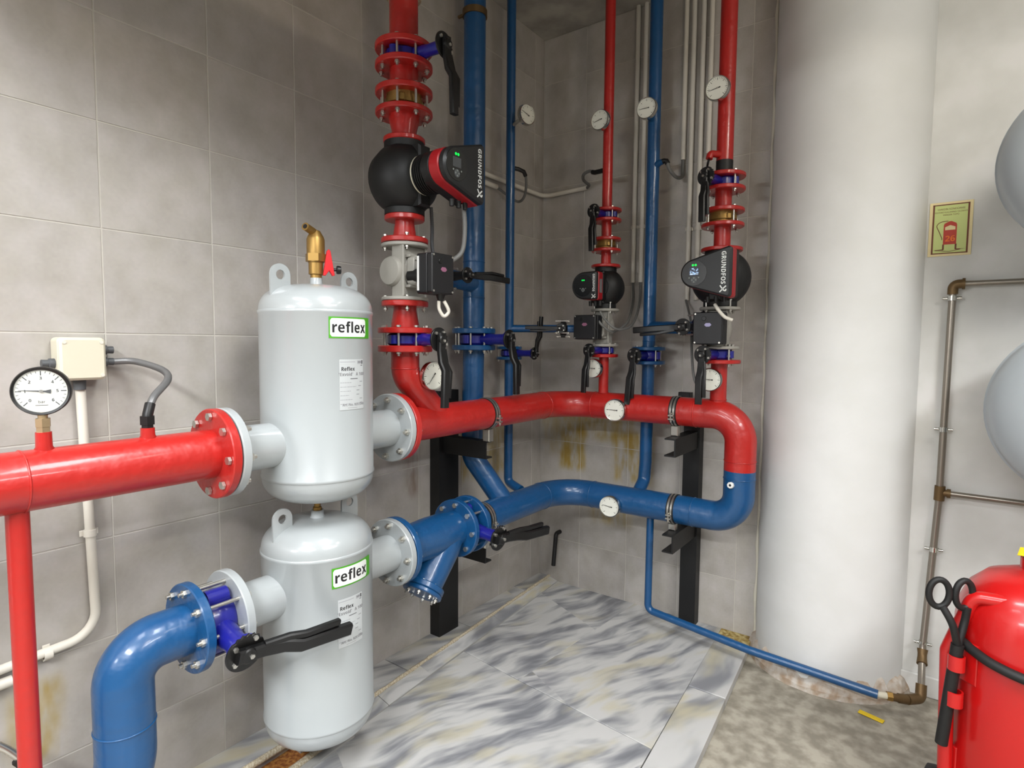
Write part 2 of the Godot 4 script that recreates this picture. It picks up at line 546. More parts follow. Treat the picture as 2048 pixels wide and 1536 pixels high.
# a flanged wafer valve with a ratchet lever
func butterfly(label: String, at: Vector3, axis: Vector3, neck: Vector3, lever: Vector3, Rf: float, gap: float, nl: float, ll: float, nb: int, ft: float, bm: Material = null, group := "") -> Node3D:
	var o := thing("butterfly_valve", label, "valve", at, group)
	var body: Material = bm if bm != null else M.royal
	var ax := axis.normalized(); var nk := neck.normalized(); var lv := (lever - nk * lever.dot(nk)).normalized()
	var rb := Rf * 0.66
	part(o, "body", lathe([Vector2(0, -gap / 2), Vector2(rb * 0.86, -gap / 2), Vector2(rb, -gap * 0.32), Vector2(rb, gap * 0.32), Vector2(rb * 0.86, gap / 2), Vector2(0, gap / 2)], 36), body, along(at, ax))
	var nr: float = min(gap * 0.46, Rf * 0.24)
	part(o, "neck", tube_r([at + nk * rb * 0.8, at + nk * (rb + (nl - rb) * 0.35), at + nk * (rb + (nl - rb) * 0.4), at + nk * (nl - 0.012), at + nk * (nl - 0.011), at + nk * (nl - 0.003)], [nr * 1.25, nr * 1.1, nr, nr * 1.05, nr * 1.55, nr * 1.55], 20), body)
	for s in [-1, 1]:
		part(o, "lug", straight(at + nk * rb * 0.2 + ax.cross(nk) * s * (rb * 0.97) - ax * gap * 0.35, at + nk * rb * 0.2 + ax.cross(nk) * s * (rb * 0.97) + ax * gap * 0.35, nr * 0.8, 14), body)
	# notched plate
	var pr := Rf * 0.43 if Rf > 0.07 else Rf * 0.47
	var poly := PackedVector2Array()
	for k in 40:
		var t := TAU * k / 40.0
		var rr := pr
		if k > 3 and k < 17: rr = pr * (1.0 if k % 2 == 0 else 0.9)
		poly.append(Vector2(rr * cos(t), rr * sin(t)))
	var pc := at + nk * nl
	var pf := Transform3D(Basis(lv, nk.cross(lv), nk), pc)
	part(o, "notch_plate", prism(poly, 0.006, 0.001), M.black, pf)
	var w := pr * 0.74
	var base := pc + nk * 0.010
	var rise := nk * ll * 0.10
	var grip := part(o, "lever", sweep([base - lv * pr * 0.55, base + lv * ll * 0.16, base + lv * ll * 0.34 + rise * 0.3, base + lv * ll * 0.46 + rise, base + lv * ll * 0.97 + rise, base + lv * ll + rise], w, w * 0.62, nk), M.black)
	var side := nk.cross(lv) * w * 0.78
	part(grip, "latch_bar", sweep([base + lv * ll * 0.14 + side * 0.5 + nk * 0.002, base + lv * ll * 0.36 + side * 0.8 + rise * 0.4, base + lv * ll * 0.48 + side + rise, base + lv * ll * 0.86 + side + rise * 0.8], w * 0.5, w * 0.45, nk), M.black)
	part(o, "lever_hub", lathe(disc(pr * 0.42, 0.014, 0.003), 20), M.black, along(base + nk * 0.004, nk))
	for q in [Vector2(-0.62, 0.35), Vector2(-0.5, -0.5), Vector2(0.1, 0.0), Vector2(0.35, 0.72)]:
		part(o, "lever_bolt", hexmesh(pr * 0.13, 0.006), M.zinc, along(pc + nk * (0.022 if q.y == 0.0 else 0.006) + lv * q.x * pr + nk.cross(lv) * q.y * pr, nk))
	bolts(o, at, ax, Rf * 0.82, nb, gap + ft * 2.0, max(0.0052, Rf * 0.088), 0.5)
	return o

# brass disc check valve held between two flanges by long studs
func check_valve(label: String, at: Vector3, Rf: float, gap: float, nb: int, ft: float) -> Node3D:
	var o := thing("check_valve", label, "valve", at)
	var r := Rf * 0.66
	part(o, "body", lathe([Vector2(0, -gap / 2), Vector2(r * 0.9, -gap / 2), Vector2(r * 0.9, -gap * 0.2), Vector2(r, -gap * 0.18), Vector2(r, gap * 0.18), Vector2(r * 0.94, gap * 0.2), Vector2(r * 0.94, gap / 2), Vector2(0, gap / 2)], 32), M.brass, along(at, Vector3.UP))
	for k in 3: part(o, "lug", box(r * 0.3, gap * 0.5, r * 0.25), M.brass, facing(at + Vector3(sin(k * 2.1 + 0.7), 0, cos(k * 2.1 + 0.7)) * r, Vector3(sin(k * 2.1 + 0.7), 0, cos(k * 2.1 + 0.7))))
	bolts(o, at, Vector3.UP, Rf * 0.82, nb, gap + ft * 2.0, max(0.0052, Rf * 0.088), 0.5)
	return o

# a painted pipe piece with a flange at either end; radii at both ends
func spool(label: String, a: Vector3, b: Vector3, ra: float, rb: float, Rfa: float, Rfb: float, ft: float, m: Material, group := "") -> Node3D:
	var o := thing("flanged_pipe", label, "pipe", a, group)
	var d := (b - a).normalized()
	var L := (b - a).length()
	var p := [a, a + d * (L * 0.28), a + d * (L * 0.72), b] if ra != rb else [a, b]
	part(o, "pipe", tube_r(p, [ra, ra, rb, rb] if ra != rb else [ra, rb], 30), m)
	if Rfa > 0: flange(o, a + d * ft / 2, d, Rfa, ft, m)
	if Rfb > 0: flange(o, b - d * ft / 2, d, Rfb, ft, m)
	return o

func gauge(label: String, at: Vector3, face: Vector3, r: float, stem: Vector3, ang: float, group := "", rim: Material = null) -> Node3D:
	var o := thing("dial_thermometer", label, "thermometer", at, group)
	var xf := facing(at, face)
	var up := along(at, face)
	part(o, "stem", tube([stem, at - face.normalized() * 0.008], r * 0.17, 14), M.zinc)
	part(o, "case", lathe([Vector2(0, -0.012), Vector2(r * 0.9, -0.012), Vector2(r, -0.009), Vector2(r, 0.005), Vector2(r * 0.97, 0.008), Vector2(r * 0.91, 0.0075), Vector2(r * 0.90, 0.003), Vector2(0, 0.003)], 36), rim if rim != null else M.chrome, up)
	var d := part(o, "dial", lathe([Vector2(r * 0.905, 0.0032), Vector2(r * 0.905, 0.0040), Vector2(0, 0.0040)], 36), M.dial, up)
	if not cache.has("dialticks"):
		var mb := MB.new()
		for k in 25:
			var t := deg_to_rad(225.0 - 270.0 * k / 24.0)
			var long := k % 4 == 0
			var c := Vector2(cos(t), sin(t)); var s := Vector2(-c.y, c.x) * (0.018 if long else 0.010)
			var a := c * (0.64 if long else 0.74); var b := c * 0.83
			mb.flat(Vector3(a.x - s.x, a.y - s.y, 0), Vector3(b.x - s.x, b.y - s.y, 0), Vector3(b.x + s.x, b.y + s.y, 0), Vector3(a.x + s.x, a.y + s.y, 0), Vector3.BACK)
		cache["dialticks"] = mb.mesh()
	part(d, "scale", cache["dialticks"], M.ink, Transform3D(xf.basis.scaled_local(Vector3(r, r, 1)), xf * Vector3(0, 0, 0.0044)))
	var nb := Basis(xf.basis.z, ang)
	part(o, "needle", prism(PackedVector2Array([Vector2(-r * 0.26, -r * 0.055), Vector2(-r * 0.1, -r * 0.025), Vector2(r * 0.72, -r * 0.008), Vector2(r * 0.72, r * 0.008), Vector2(-r * 0.1, r * 0.025), Vector2(-r * 0.26, r * 0.055)]), 0.0008), M.ink, Transform3D(nb * xf.basis, xf * Vector3(0, 0, 0.0056)))
	part(o, "hub", lathe(disc(r * 0.07, 0.002, 0.0005), 12), M.zinc, along(xf * Vector3(0, 0, 0.0062), face))
	return o

func pump_face(k := 1.0) -> PackedVector2Array:
	var out := PackedVector2Array()
	for c in [[0.073, -0.078, -PI / 2], [0.073, 0.078, 0.0]]:
		for i in 6: out.append((Vector2(c[0], c[1]) + Vector2(0.012, 0).rotated(c[2] + PI / 2 * i / 5.0)) * k)
	for i in 17: out.append((Vector2(-0.045, 0) + Vector2(0.053, 0).rotated(deg_to_rad(112 + 136.0 * i / 16))) * k)
	return out

func pump_face_round(k := 1.0) -> PackedVector2Array:
	var out := PackedVector2Array()
	for c in [[0.052, -0.066, -PI / 2], [0.052, 0.066, 0.0]]:
		for i in 6: out.append((Vector2(c[0], c[1]) + Vector2(0.012, 0).rotated(c[2] + PI / 2 * i / 5.0)) * k)
	for i in 19: out.append((Vector2(-0.014, 0) + Vector2(0.076, 0).rotated(deg_to_rad(94 + 172.0 * i / 18))) * k)
	return out

# wet-rotor circulator: cast housing in the pipe, finned motor, control head with a display
func pump(label: String, at: Vector3, out: Vector3, s: float, hh: float, zf: float, head_shift: float, screen: int) -> Node3D:
	var o := thing("circulator_pump", label, "pump", at)
	var f := facing(at, out)
	var ax := along(at, out)
	part(o, "housing", lathe([Vector2(0, -0.088 * s), Vector2(0.06 * s, -0.088 * s), Vector2(0.092 * s, -0.062 * s), Vector2(0.108 * s, -0.02 * s), Vector2(0.108 * s, 0.025 * s), Vector2(0.094 * s, 0.055 * s), Vector2(0.070 * s, 0.078 * s), Vector2(0.058 * s, 0.082 * s), Vector2(0, 0.082 * s)], 40), M.castblack, ax)
	for y in [-1, 1]:
		part(o, "neck", tube_r([at + Vector3(0, y * 0.05 * s, 0), at + Vector3(0, y * (hh - 0.02), 0), at + Vector3(0, y * (hh - 0.018), 0), at + Vector3(0, y * hh, 0)], [0.062 * s, 0.052 * s, 0.062 * s, 0.062 * s], 28), M.castblack)
		part(o, "lug", box(0.05 * s, 0.05 * s, 0.05 * s, 0.006), M.castblack, f * Transform3D(Basis.IDENTITY, Vector3(0.004, y * 0.066 * s, 0.062 * s)))
	part(o, "seal_ring", lathe(disc(0.059 * s, 0.005, 0.001), 36), M.cream, along(f * Vector3(0, 0, 0.086 * s), out))
	var prof := [Vector2(0, 0.09 * s), Vector2(0.056 * s, 0.09 * s)]
	var z := 0.09 * s
	var zm := zf - 0.100
	var nf := 6
	for i in nf:
		var a := lerpf(z, zm, (i + 0.15) / nf); var b := lerpf(z, zm, (i + 0.6) / nf); var c := lerpf(z, zm, (i + 1.0) / nf)
		prof.append_array([Vector2(0.060 * s, a), Vector2(0.060 * s, b), Vector2(0.053 * s, b + 0.001), Vector2(0.053 * s, c)])
	prof.append_array([Vector2(0.06 * s, zm + 0.002), Vector2(0.06 * s, zm + 0.012), Vector2(0, zm + 0.012)])
	part(o, "motor", lathe(prof, 36), M.castblack, ax)
	var hs := Vector3(head_shift, 0, 0)
	var fp := func(k: float) -> PackedVector2Array: return pump_face_round(k) if screen == 0 else pump_face(k)
	var lx := 0.050 if screen == 0 else 0.058
	var dc := -0.014 if screen == 0 else -0.045
	var dr := 0.060 if screen == 0 else 0.045
	var hd := part(o, "control_head", prism(fp.call(0.98 * s), 0.040, 0.006), M.castblack, f * Transform3D(Basis.IDENTITY, hs + Vector3(0, 0, zf - 0.080)))
	part(o, "red_band", prism(fp.call(1.0 * s), 0.038, 0.003), M.pumpred, f * Transform3D(Basis.IDENTITY, hs + Vector3(0, 0, zf - 0.043)))
	var fc := part(o, "front_cover", prism(fp.call(0.985 * s), 0.026, 0.006), M.face, f * Transform3D(Basis.IDENTITY, hs + Vector3(0, 0, zf - 0.013)))
	var c := Vector3(dc * s, 0, zf) + hs
	part(fc, "display_panel", lathe(disc(dr * s, 0.0016, 0.0004), 36), M.facedark, along(f * (c + Vector3(0, 0, 0.0006)), out))
	for q in [-1, 1]:
		part(fc, "status_lamp", prism(circle(0.0042 * s, 12), 0.0012), M.green, f * Transform3D(Basis.IDENTITY, c + Vector3(q * 0.0052 * s, 0.029 * s, 0.0016)))
	if screen > 0:
		part(fc, "screen", box(0.034 * s, 0.028 * s, 0.0012, 0.0003), M.screen_on if screen == 2 else M.screen_off, f * Transform3D(Basis.IDENTITY, c + Vector3(0, 0.006 * s, 0.0018)))
	part(fc, "button_pad", lathe(disc(0.0115 * s, 0.0012, 0.0003), 20), M.gland, along(f * (c + Vector3(0, -0.024 * s, 0.0016)), out))
	for q in [Vector2(0, 0.007), Vector2(0, -0.007), Vector2(-0.007, 0), Vector2(0.007, 0), Vector2(-0.017, 0.008), Vector2(0.017, 0.008)]:
		part(fc, "button", prism(circle(0.0026 * s, 10), 0.0012), M.button, f * Transform3D(Basis.IDENTITY, c + Vector3(q.x * s, (q.y - 0.024) * s, 0.0028)))
	var turn := Basis(Vector3.BACK, -PI / 2)
	part(fc, "brand_lettering", text_mesh("GRUNDFOS", (0.018 if screen == 0 else 0.0215) * s, true), M.labelwhite, f * Transform3D(turn, hs + Vector3(lx * s, 0.014 * s, zf + 0.0003)))
	part(fc, "brand_sign", sweep(spline([Vector3(-0.010, 0.011, 0), Vector3(-0.004, 0.004, 0), Vector3(0.004, -0.004, 0), Vector3(0.011, -0.011, 0)], 3), 0.0042, 0.001, Vector3.BACK), M.labelwhite, f * Transform3D(turn * Basis.from_scale(Vector3(s, s, 1)), hs + Vector3(lx * s, -0.060 * s, zf + 0.0005)))
	part(fc, "brand_sign", sweep(spline([Vector3(-0.012, -0.010, 0), Vector3(-0.003, -0.004, 0), Vector3(0.005, 0.003, 0), Vector3(0.007, 0.009, 0), Vector3(0.001, 0.011, 0)], 3), 0.0042, 0.001, Vector3.BACK), M.labelwhite, f * Transform3D(turn * Basis.from_scale(Vector3(s, s, 1)), hs + Vector3(lx * s, -0.060 * s, zf + 0.0005)))
	if screen == 0: part(o, "side_label", box(0.001, 0.075 * s, 0.020, 0.0002), M.inkgrey, f * Transform3D(Basis.IDENTITY, hs + Vector3(0.0645 * s, 0.0, zf - 0.043)))
	for q in [-0.03, 0.0, 0.03]:
		part(o, "cable_gland", lathe([Vector2(0, -0.02), Vector2(0.007, -0.02), Vector2(0.008, 0.0), Vector2(0.0, 0.0)], 12), M.castblack, f * Transform3D(Basis.IDENTITY, hs + Vector3(q * s + 0.02, -0.082 * s, zf - 0.05)))
	return o

func three_way(label: String, at: Vector3, out: Vector3, Rf: float, h: float, k: float, boss := true) -> Node3D:
	var o := thing("three_way_valve", label, "valve", at)
	var f := facing(at, out)
	var ft := 0.011
	for y in [-1, 1]:
		flange(o, at + Vector3(0, y * (h / 2 - ft / 2), 0), Vector3.UP, Rf, ft, M.castgrey)
		bolts(o, at + Vector3(0, y * (h / 2 + 0.006), 0), Vector3.UP, Rf * 0.82, 4, 0.034, Rf * 0.088, 0.5)
	part(o, "body", lathe([Vector2(0.0, -h / 2 + ft), Vector2(0.040 * k, -h / 2 + ft), Vector2(0.040 * k, -h * 0.3), Vector2(0.054 * k, -h * 0.16), Vector2(0.058 * k, 0), Vector2(0.054 * k, h * 0.16), Vector2(0.040 * k, h * 0.3), Vector2(0.040 * k, h / 2 - ft), Vector2(0, h / 2 - ft)], 30), M.castgrey, along(at, Vector3.UP))
	if boss: part(o, "side_boss", lathe([Vector2(0, -0.03), Vector2(0.046 * k, -0.03), Vector2(0.046 * k, 0.024 * k), Vector2(0.041 * k, 0.033 * k), Vector2(0, 0.036 * k)], 30), M.castgrey, along(f * Vector3(-0.034 * k, 0, 0), -f.basis.x))
	part(o, "branch_boss", lathe([Vector2(0, -0.03), Vector2(0.042 * k, -0.03), Vector2(0.042 * k, 0.045 * k), Vector2(0, 0.045 * k)], 30), M.castgrey, along(f * Vector3((0.034 if boss else -0.034) * k, 0, 0), f.basis.x * (1.0 if boss else -1.0)))
	for u in [-0.050, 0.046]:
		part(o, "rib", box(0.008 * k, h - ft * 2.0, 0.05 * k, 0.002), M.castgrey, f * Transform3D(Basis.IDENTITY, Vector3(u * k, 0, 0.024 * k)))
	part(o, "web", box(0.096 * k, h - ft * 2.0, 0.030 * k, 0.003), M.castgrey, f * Transform3D(Basis.IDENTITY, Vector3(-0.002, 0, 0.026 * k)))
	part(o, "cover", prism(rrect(0.075 * k, h * 0.50, 0.014), 0.03, 0.003), M.castgrey, f * Transform3D(Basis.IDENTITY, Vector3(0, 0, 0.062 * k)))
	for q in [Vector2(-1, -1), Vector2(1, -1), Vector2(-1, 1), Vector2(1, 1)]:
		part(o, "cover_screw", hexmesh(0.005, 0.006), M.castgrey, along(f * Vector3(q.x * 0.03 * k, q.y * h * 0.2, 0.062 * k + 0.017), out))
	for y in [-0.26, 0.26]: part(o, "rib", box(0.075 * k, 0.008, 0.05 * k, 0.002), M.castgrey, f * Transform3D(Basis.IDENTITY, Vector3(0, y * h, 0.036 * k)))
	return o

func actuator(label: String, at: Vector3, out: Vector3, w: float, h: float, d: float, mount: float, sticker: Material) -> Node3D:
	var o := thing("valve_actuator", label, "actuator", at)
	var f := facing(at, out)
	part(o, "case", prism(rrect(w, h, 0.007), d * 0.66, 0.002), M.actuator, f * Transform3D(Basis.IDENTITY, Vector3(0, 0, -d * 0.17)))
	part(o, "lid", prism(rrect(w * 0.985, h * 0.985, 0.007), d * 0.33, 0.003), M.actuator, f * Transform3D(Basis.IDENTITY, Vector3(0, 0, d * 0.335)))
	part(o, "mount", lathe(disc(0.022, mount, 0.002), 20), M.blacksteel, along(f * Vector3(0, 0, -d / 2 - mount / 2 + 0.002), out))
	part(o, "sticker", prism(PackedVector2Array([Vector2(-0.013, 0), Vector2(-0.006, -0.006), Vector2(0.006, -0.006), Vector2(0.013, 0), Vector2(0.007, 0.007), Vector2(-0.007, 0.007)]), 0.001), sticker, f * Transform3D(Basis.IDENTITY, Vector3(0.002, h * 0.10, d / 2 + 0.0005)))
	for q in [Vector2(-0.42, 0.44), Vector2(0.42, 0.44), Vector2(0.42, -0.44), Vector2(-0.42, -0.44)]:
		part(o, "screw", prism(circle(0.0032, 10), 0.002), M.zinc, f * Transform3D(Basis.IDENTITY, Vector3(q.x * w, q.y * h, d / 2)))
	part(o, "hand_knob", lathe(disc(0.008, 0.004, 0.001), 16), M.black, along(f * Vector3(-0.012, h * 0.3, d / 2 + 0.001), out))
	return o

# upright grey separator in the pipe run; the nozzles run along z
func separator(called: String, label: String, cz: float, y_lo: float, y_hi: float, yn: float, dome: float) -> Node3D:
	var R := 0.147
	var o := thing(called, label, "separator", Vector3(XL, y_lo - dome, cz))
	var p := []
	for i in 15:
		var t := PI / 2 * (i / 14.0)
		p.append(Vector2(R * pow(sin(t), 0.62), y_lo - dome * pow(cos(t), 0.9) - 0.0))
	p.append_array([Vector2(R, y_lo - 0.002), Vector2(R + 0.0022, y_lo), Vector2(R + 0.0022, y_lo + 0.006), Vector2(R, y_lo + 0.009), Vector2(R, y_hi - 0.009), Vector2(R + 0.0022, y_hi - 0.006), Vector2(R + 0.0022, y_hi), Vector2(R, y_hi + 0.002)])
	for i in 15:
		var t := PI / 2 * (1.0 - i / 14.0)
		p.append(Vector2(R * pow(sin(t), 0.62), y_hi + dome * pow(cos(t), 0.9)))
	part(o, "vessel", lathe(p, 72, 0.6), M.tankgrey, along(Vector3(XL, 0, cz), Vector3.UP))
	for s in [-1, 1]:
		var zf := 1.764 if s > 0 else 1.2615
		var nz := part(o, "nozzle", straight(Vector3(XL, yn, cz + s * 0.08), Vector3(XL, yn, zf), RP, 36), M.tankgrey)
		flange(nz, Vector3(XL, yn, zf + s * 0.0105), Vector3(0, 0, 1), 0.106, 0.021, M.tankgrey)
	for s in [-1, 1]:
		var key := "eye"
		if not cache.has(key):
			var q := PackedVector2Array([Vector2(-0.028, -0.055), Vector2(0.028, -0.055)])
			for i in 17: q.append(Vector2(0, 0.012) + Vector2(0.028, 0).rotated(PI * i / 16.0))
			var hole := PackedVector2Array()
			for i in 21: hole.append(Vector2(0, 0.012) + Vector2(0.0125, 0).rotated(PI / 2 - TAU * i / 20.0))
			# keyhole outline: outer ring, then in to the hole and back at the crown
			var poly := PackedVector2Array()
			for i in q.size():
				poly.append(q[i])
				if i == 10:
					for w in hole: poly.append(w)
					poly.append(q[i] + Vector2(-0.00001, 0))
			cache[key] = prism(poly, 0.006)
		part(o, "lifting_eye", cache[key], M.tankgrey, facing(Vector3(XL, y_hi + dome + 0.006, cz + s * 0.108), Vector3(1, 0, 0)))
	return o

func on_vessel(cz: float, phi: float, y: float) -> Transform3D:   # frame on the vessel axis, local Z turned to angle phi (0 = +x, positive towards +z)
	return Transform3D(Basis(Vector3.UP, PI / 2 - deg_to_rad(phi)), Vector3(XL, y, cz))

func vessel_labels(o: Node3D, cz: float, phi: float, y: float, phi2: float, y2: float, h2: float) -> void:
	var R := 0.1474
	var a := on_vessel(cz, phi, y)
	var g := part(o, "brand_label", bend(strip_grid(0.132, 0.054, 0.0007), R), M.labelgreen, a)
	part(g, "white_panel", bend(round_sheet(0.110, 0.0465, 0.006, 0.0005), R + 0.0007), M.labelwhite, a * Transform3D(Basis(Vector3.UP, -0.008 / R), Vector3.ZERO))
	part(g, "brand_lettering", bend(text_mesh("reflex", 0.0375, true, 0.0003), R + 0.0014), M.face, a * Transform3D(Basis(Vector3.UP, -0.008 / R), Vector3.ZERO))
	var b := on_vessel(cz, phi2, y2)
	var w := part(o, "data_label", bend(strip_grid(0.076, h2, 0.0005), R), M.datalabel, b)
	part(w, "lettering", bend(text_mesh("Reflex", 0.0135, true, 0.0002), R + 0.0006), M.face, b * Transform3D(Basis(Vector3.UP, -0.013 / R), Vector3(0, h2 * 0.31, 0)))
	part(w, "lettering", bend(text_mesh("'Exvoid'   A 100", 0.0115, true, 0.0002), R + 0.0006), M.inkgrey, b * Transform3D(Basis(Vector3.UP, 0.0 / R), Vector3(0, h2 * 0.205, 0)))
	part(w, "lettering", bend(text_mesh("Art.-No. 8251340", 0.0088, true, 0.0002), R + 0.0006), M.inkgrey, b * Transform3D(Basis(Vector3.UP, 0.004 / R), Vector3(0, -h2 * 0.40, 0)))

func print_lines() -> ImageTexture:   # small unreadable print of the data label
	var img := Image.create(152, 260, false, Image.FORMAT_RGB8)
	img.fill(Color(0.72, 0.735, 0.74))
	var r := RandomNumberGenerator.new()
	r.seed = 5
	img.fill_rect(Rect2i(4, 12, 90, 3), Color(0.58, 0.58, 0.6)); img.fill_rect(Rect2i(4, 24, 55, 2), Color(0.7, 0.7, 0.7))
	img.fill_rect(Rect2i(108, 6, 38, 19), Color(0.62, 0.63, 0.64)); img.fill_rect(Rect2i(140, 6, 7, 19), Color(0.1, 0.1, 0.1)); img.fill_rect(Rect2i(112, 12, 24, 6), Color(0.45, 0.45, 0.46))
	img.fill_rect(Rect2i(132, 30, 14, 4), Color(0.35, 0.35, 0.36)); img.fill_rect(Rect2i(62, 98, 48, 4), Color(0.33, 0.33, 0.34))
	for k in 11:
		var y := 118 + k * 11
		var x := 4
		var lim := r.randi_range(40, 100)
		while x < lim:
			var w := r.randi_range(4, 14)
			img.fill_rect(Rect2i(x, y, w, 3), Color(0.55, 0.55, 0.57).lerp(Color(0.72, 0.72, 0.73), float(k % 2)))
			x += w + 2
		if k % 2 == 0: img.fill_rect(Rect2i(r.randi_range(100, 125), y - 3, 20, 3), Color(0.45, 0.45, 0.47))
	img.fill_rect(Rect2i(45, 249, 60, 3), Color(0.6, 0.6, 0.6))
	return ImageTexture.create_from_image(img)

func screen_texture(lit: bool) -> ImageTexture:
	var img := Image.create(32, 28, false, Image.FORMAT_RGB8)
	img.fill(Color(0.27, 0.28, 0.29))
	if lit:
		img.fill(Color(0.06, 0.09, 0.20))
		var r := RandomNumberGenerator.new()
		r.seed = 11
		for k in 26:
			img.fill_rect(Rect2i(r.randi_range(1, 26), r.randi_range(1, 24), r.randi_range(2, 8), r.randi_range(1, 4)), Color(0.72, 0.86, 1.0))
		img.fill_rect(Rect2i(2, 20, 10, 6), Color(0.85, 0.93, 1.0)); img.fill_rect(Rect2i(20, 22, 11, 3), Color(0.85, 0.93, 1.0))
	return ImageTexture.create_from_image(img)

# ------------------------------------------------------------------ the room
func tile_mesh(o: Vector3, U: Vector3, V: Vector3, N: Vector3, w: float, h: float, uv: Rect2) -> ArrayMesh:
	var mb := MB.new()
	var t := 0.008; var b := 0.0009
	var q := [Vector2(0, 0), Vector2(w, 0), Vector2(w, h), Vector2(0, h)]
	var qi := [Vector2(b, b), Vector2(w - b, b), Vector2(w - b, h - b), Vector2(b, h - b)]
	var P := []; var I := []; var UV := []
	for k in 4:
		P.append(o + U * q[k].x + V * q[k].y); I.append(o + U * qi[k].x + V * qi[k].y + N * t)
		UV.append(Vector2(uv.position.x + uv.size.x * qi[k].x / w, uv.position.y - uv.size.y * qi[k].y / h))
	mb.tri(I[0], I[1], I[2], N, N, N, UV[0], UV[1], UV[2]); mb.tri(I[0], I[2], I[3], N, N, N, UV[0], UV[2], UV[3])
	var sn := [-V, U, V, -U]
	for k in 4:
		var l := (k + 1) % 4
		var m: Vector3 = (sn[k] + N * 0.6).normalized()
		var e0: Vector3 = P[k] + N * (t - b); var e1: Vector3 = P[l] + N * (t - b)
		mb.tri(e0, e1, I[l], m, m, m, UV[k], UV[l], UV[l]); mb.tri(e0, I[l], I[k], m, m, m, UV[k], UV[l], UV[k])
		mb.tri(P[k], P[l], e1, sn[k], sn[k], sn[k], UV[k], UV[l], UV[l]); mb.tri(P[k], e1, e0, sn[k], sn[k], sn[k], UV[k], UV[l], UV[k])
	return mb.mesh()

func tiled(parent: Node3D, u_dir: Vector3, N: Vector3, u_off: float, pitch: float, u_max: float, tex: ImageTexture, tw: float) -> void:
	var m := StandardMaterial3D.new()
	m.albedo_texture = tex
	m.roughness = 0.42
	var gap := 0.0028
	var us := [0.0]
	var u := u_off
	while u < u_max - 0.01:
		if u > 0.02: us.append(u)
		u += pitch
	us.append(u_max)
	var ys := [0.0]
	var y := 1.975 - 0.25 * 7
	while y < CEIL - 0.01:
		ys.append(y)
		y += 0.25
	ys.append(CEIL)
	for i in us.size() - 1:
		for j in ys.size() - 1:
			var a: float = us[i] + gap / 2; var w: float = us[i + 1] - us[i] - gap
			var b: float = ys[j] + gap / 2; var h: float = ys[j + 1] - ys[j] - gap
			if w < 0.01: continue
			part(parent, "tile", tile_mesh(u_dir * a + Vector3(0, b, 0) - N * 0.008, u_dir, Vector3.UP, N, w, h, Rect2(a / tw, 1.0 - b / CEIL, w / tw, h / CEIL)), m)

func slab(parent: Node3D, called: String, corners: Array, y: float, t: float, m: Material, ang: float, shift := Vector2.ZERO, sc := 1.0) -> void:
	var mb := MB.new()
	var n := corners.size()
	var c := Vector2.ZERO
	for q in corners: c += q / n
	var b := 0.0018
	var gap := 0.0015
	var o := []; var inn := []
	for q in corners:
		var d: Vector2 = (c - q).normalized()
		o.append(q + d * gap); inn.append(q + d * (gap + b * 1.4))
	var uvf := func(p: Vector2) -> Vector2: return (p * sc).rotated(ang) + shift
	var ids := Geometry2D.triangulate_polygon(PackedVector2Array(inn))
	for k in range(0, ids.size(), 3):
		var q := [inn[ids[k]], inn[ids[k + 1]], inn[ids[k + 2]]]
		mb.tri(Vector3(q[0].x, y, q[0].y), Vector3(q[1].x, y, q[1].y), Vector3(q[2].x, y, q[2].y), Vector3.UP, Vector3.UP, Vector3.UP, uvf.call(q[0]), uvf.call(q[1]), uvf.call(q[2]))
	for k in n:
		var l := (k + 1) % n
		var e: Vector2 = (o[l] - o[k]).normalized()
		var s := Vector3(e.y, 0, -e.x)
		if s.dot(Vector3((o[k] as Vector2).x - c.x, 0, (o[k] as Vector2).y - c.y)) < 0: s = -s
		var up := (s + Vector3.UP).normalized()
		var A := Vector3(o[k].x, y - b, o[k].y); var B := Vector3(o[l].x, y - b, o[l].y)
		var ua: Vector2 = uvf.call(o[k]); var ub: Vector2 = uvf.call(o[l])
		mb.tri(Vector3(inn[k].x, y, inn[k].y), Vector3(inn[l].x, y, inn[l].y), B, up, up, up, ua, ub, ub); mb.tri(Vector3(inn[k].x, y, inn[k].y), B, A, up, up, up, ua, ub, ua)
		mb.tri(A, B, B - Vector3(0, t, 0), s, s, s, ua, ub, ub); mb.tri(A, B - Vector3(0, t, 0), A - Vector3(0, t, 0), s, s, s, ua, ub, ua)
	part(parent, called, mb.mesh(), m)

func marble_mat(sd: int, warm: float, dark: float, rough := 0.30) -> StandardMaterial3D:
	var m := StandardMaterial3D.new()
	m.albedo_texture = marble_texture(sd, warm, dark)
	m.roughness = rough
	return m

func solid(parent: Node3D, called: String, a: Vector3, b: Vector3, m: Material, bev := 0.001) -> MeshInstance3D:
	var d := b - a
	return part(parent, called, box(absf(d.x), absf(d.y), absf(d.z), bev), m, Transform3D(Basis.IDENTITY, (a + b) / 2))

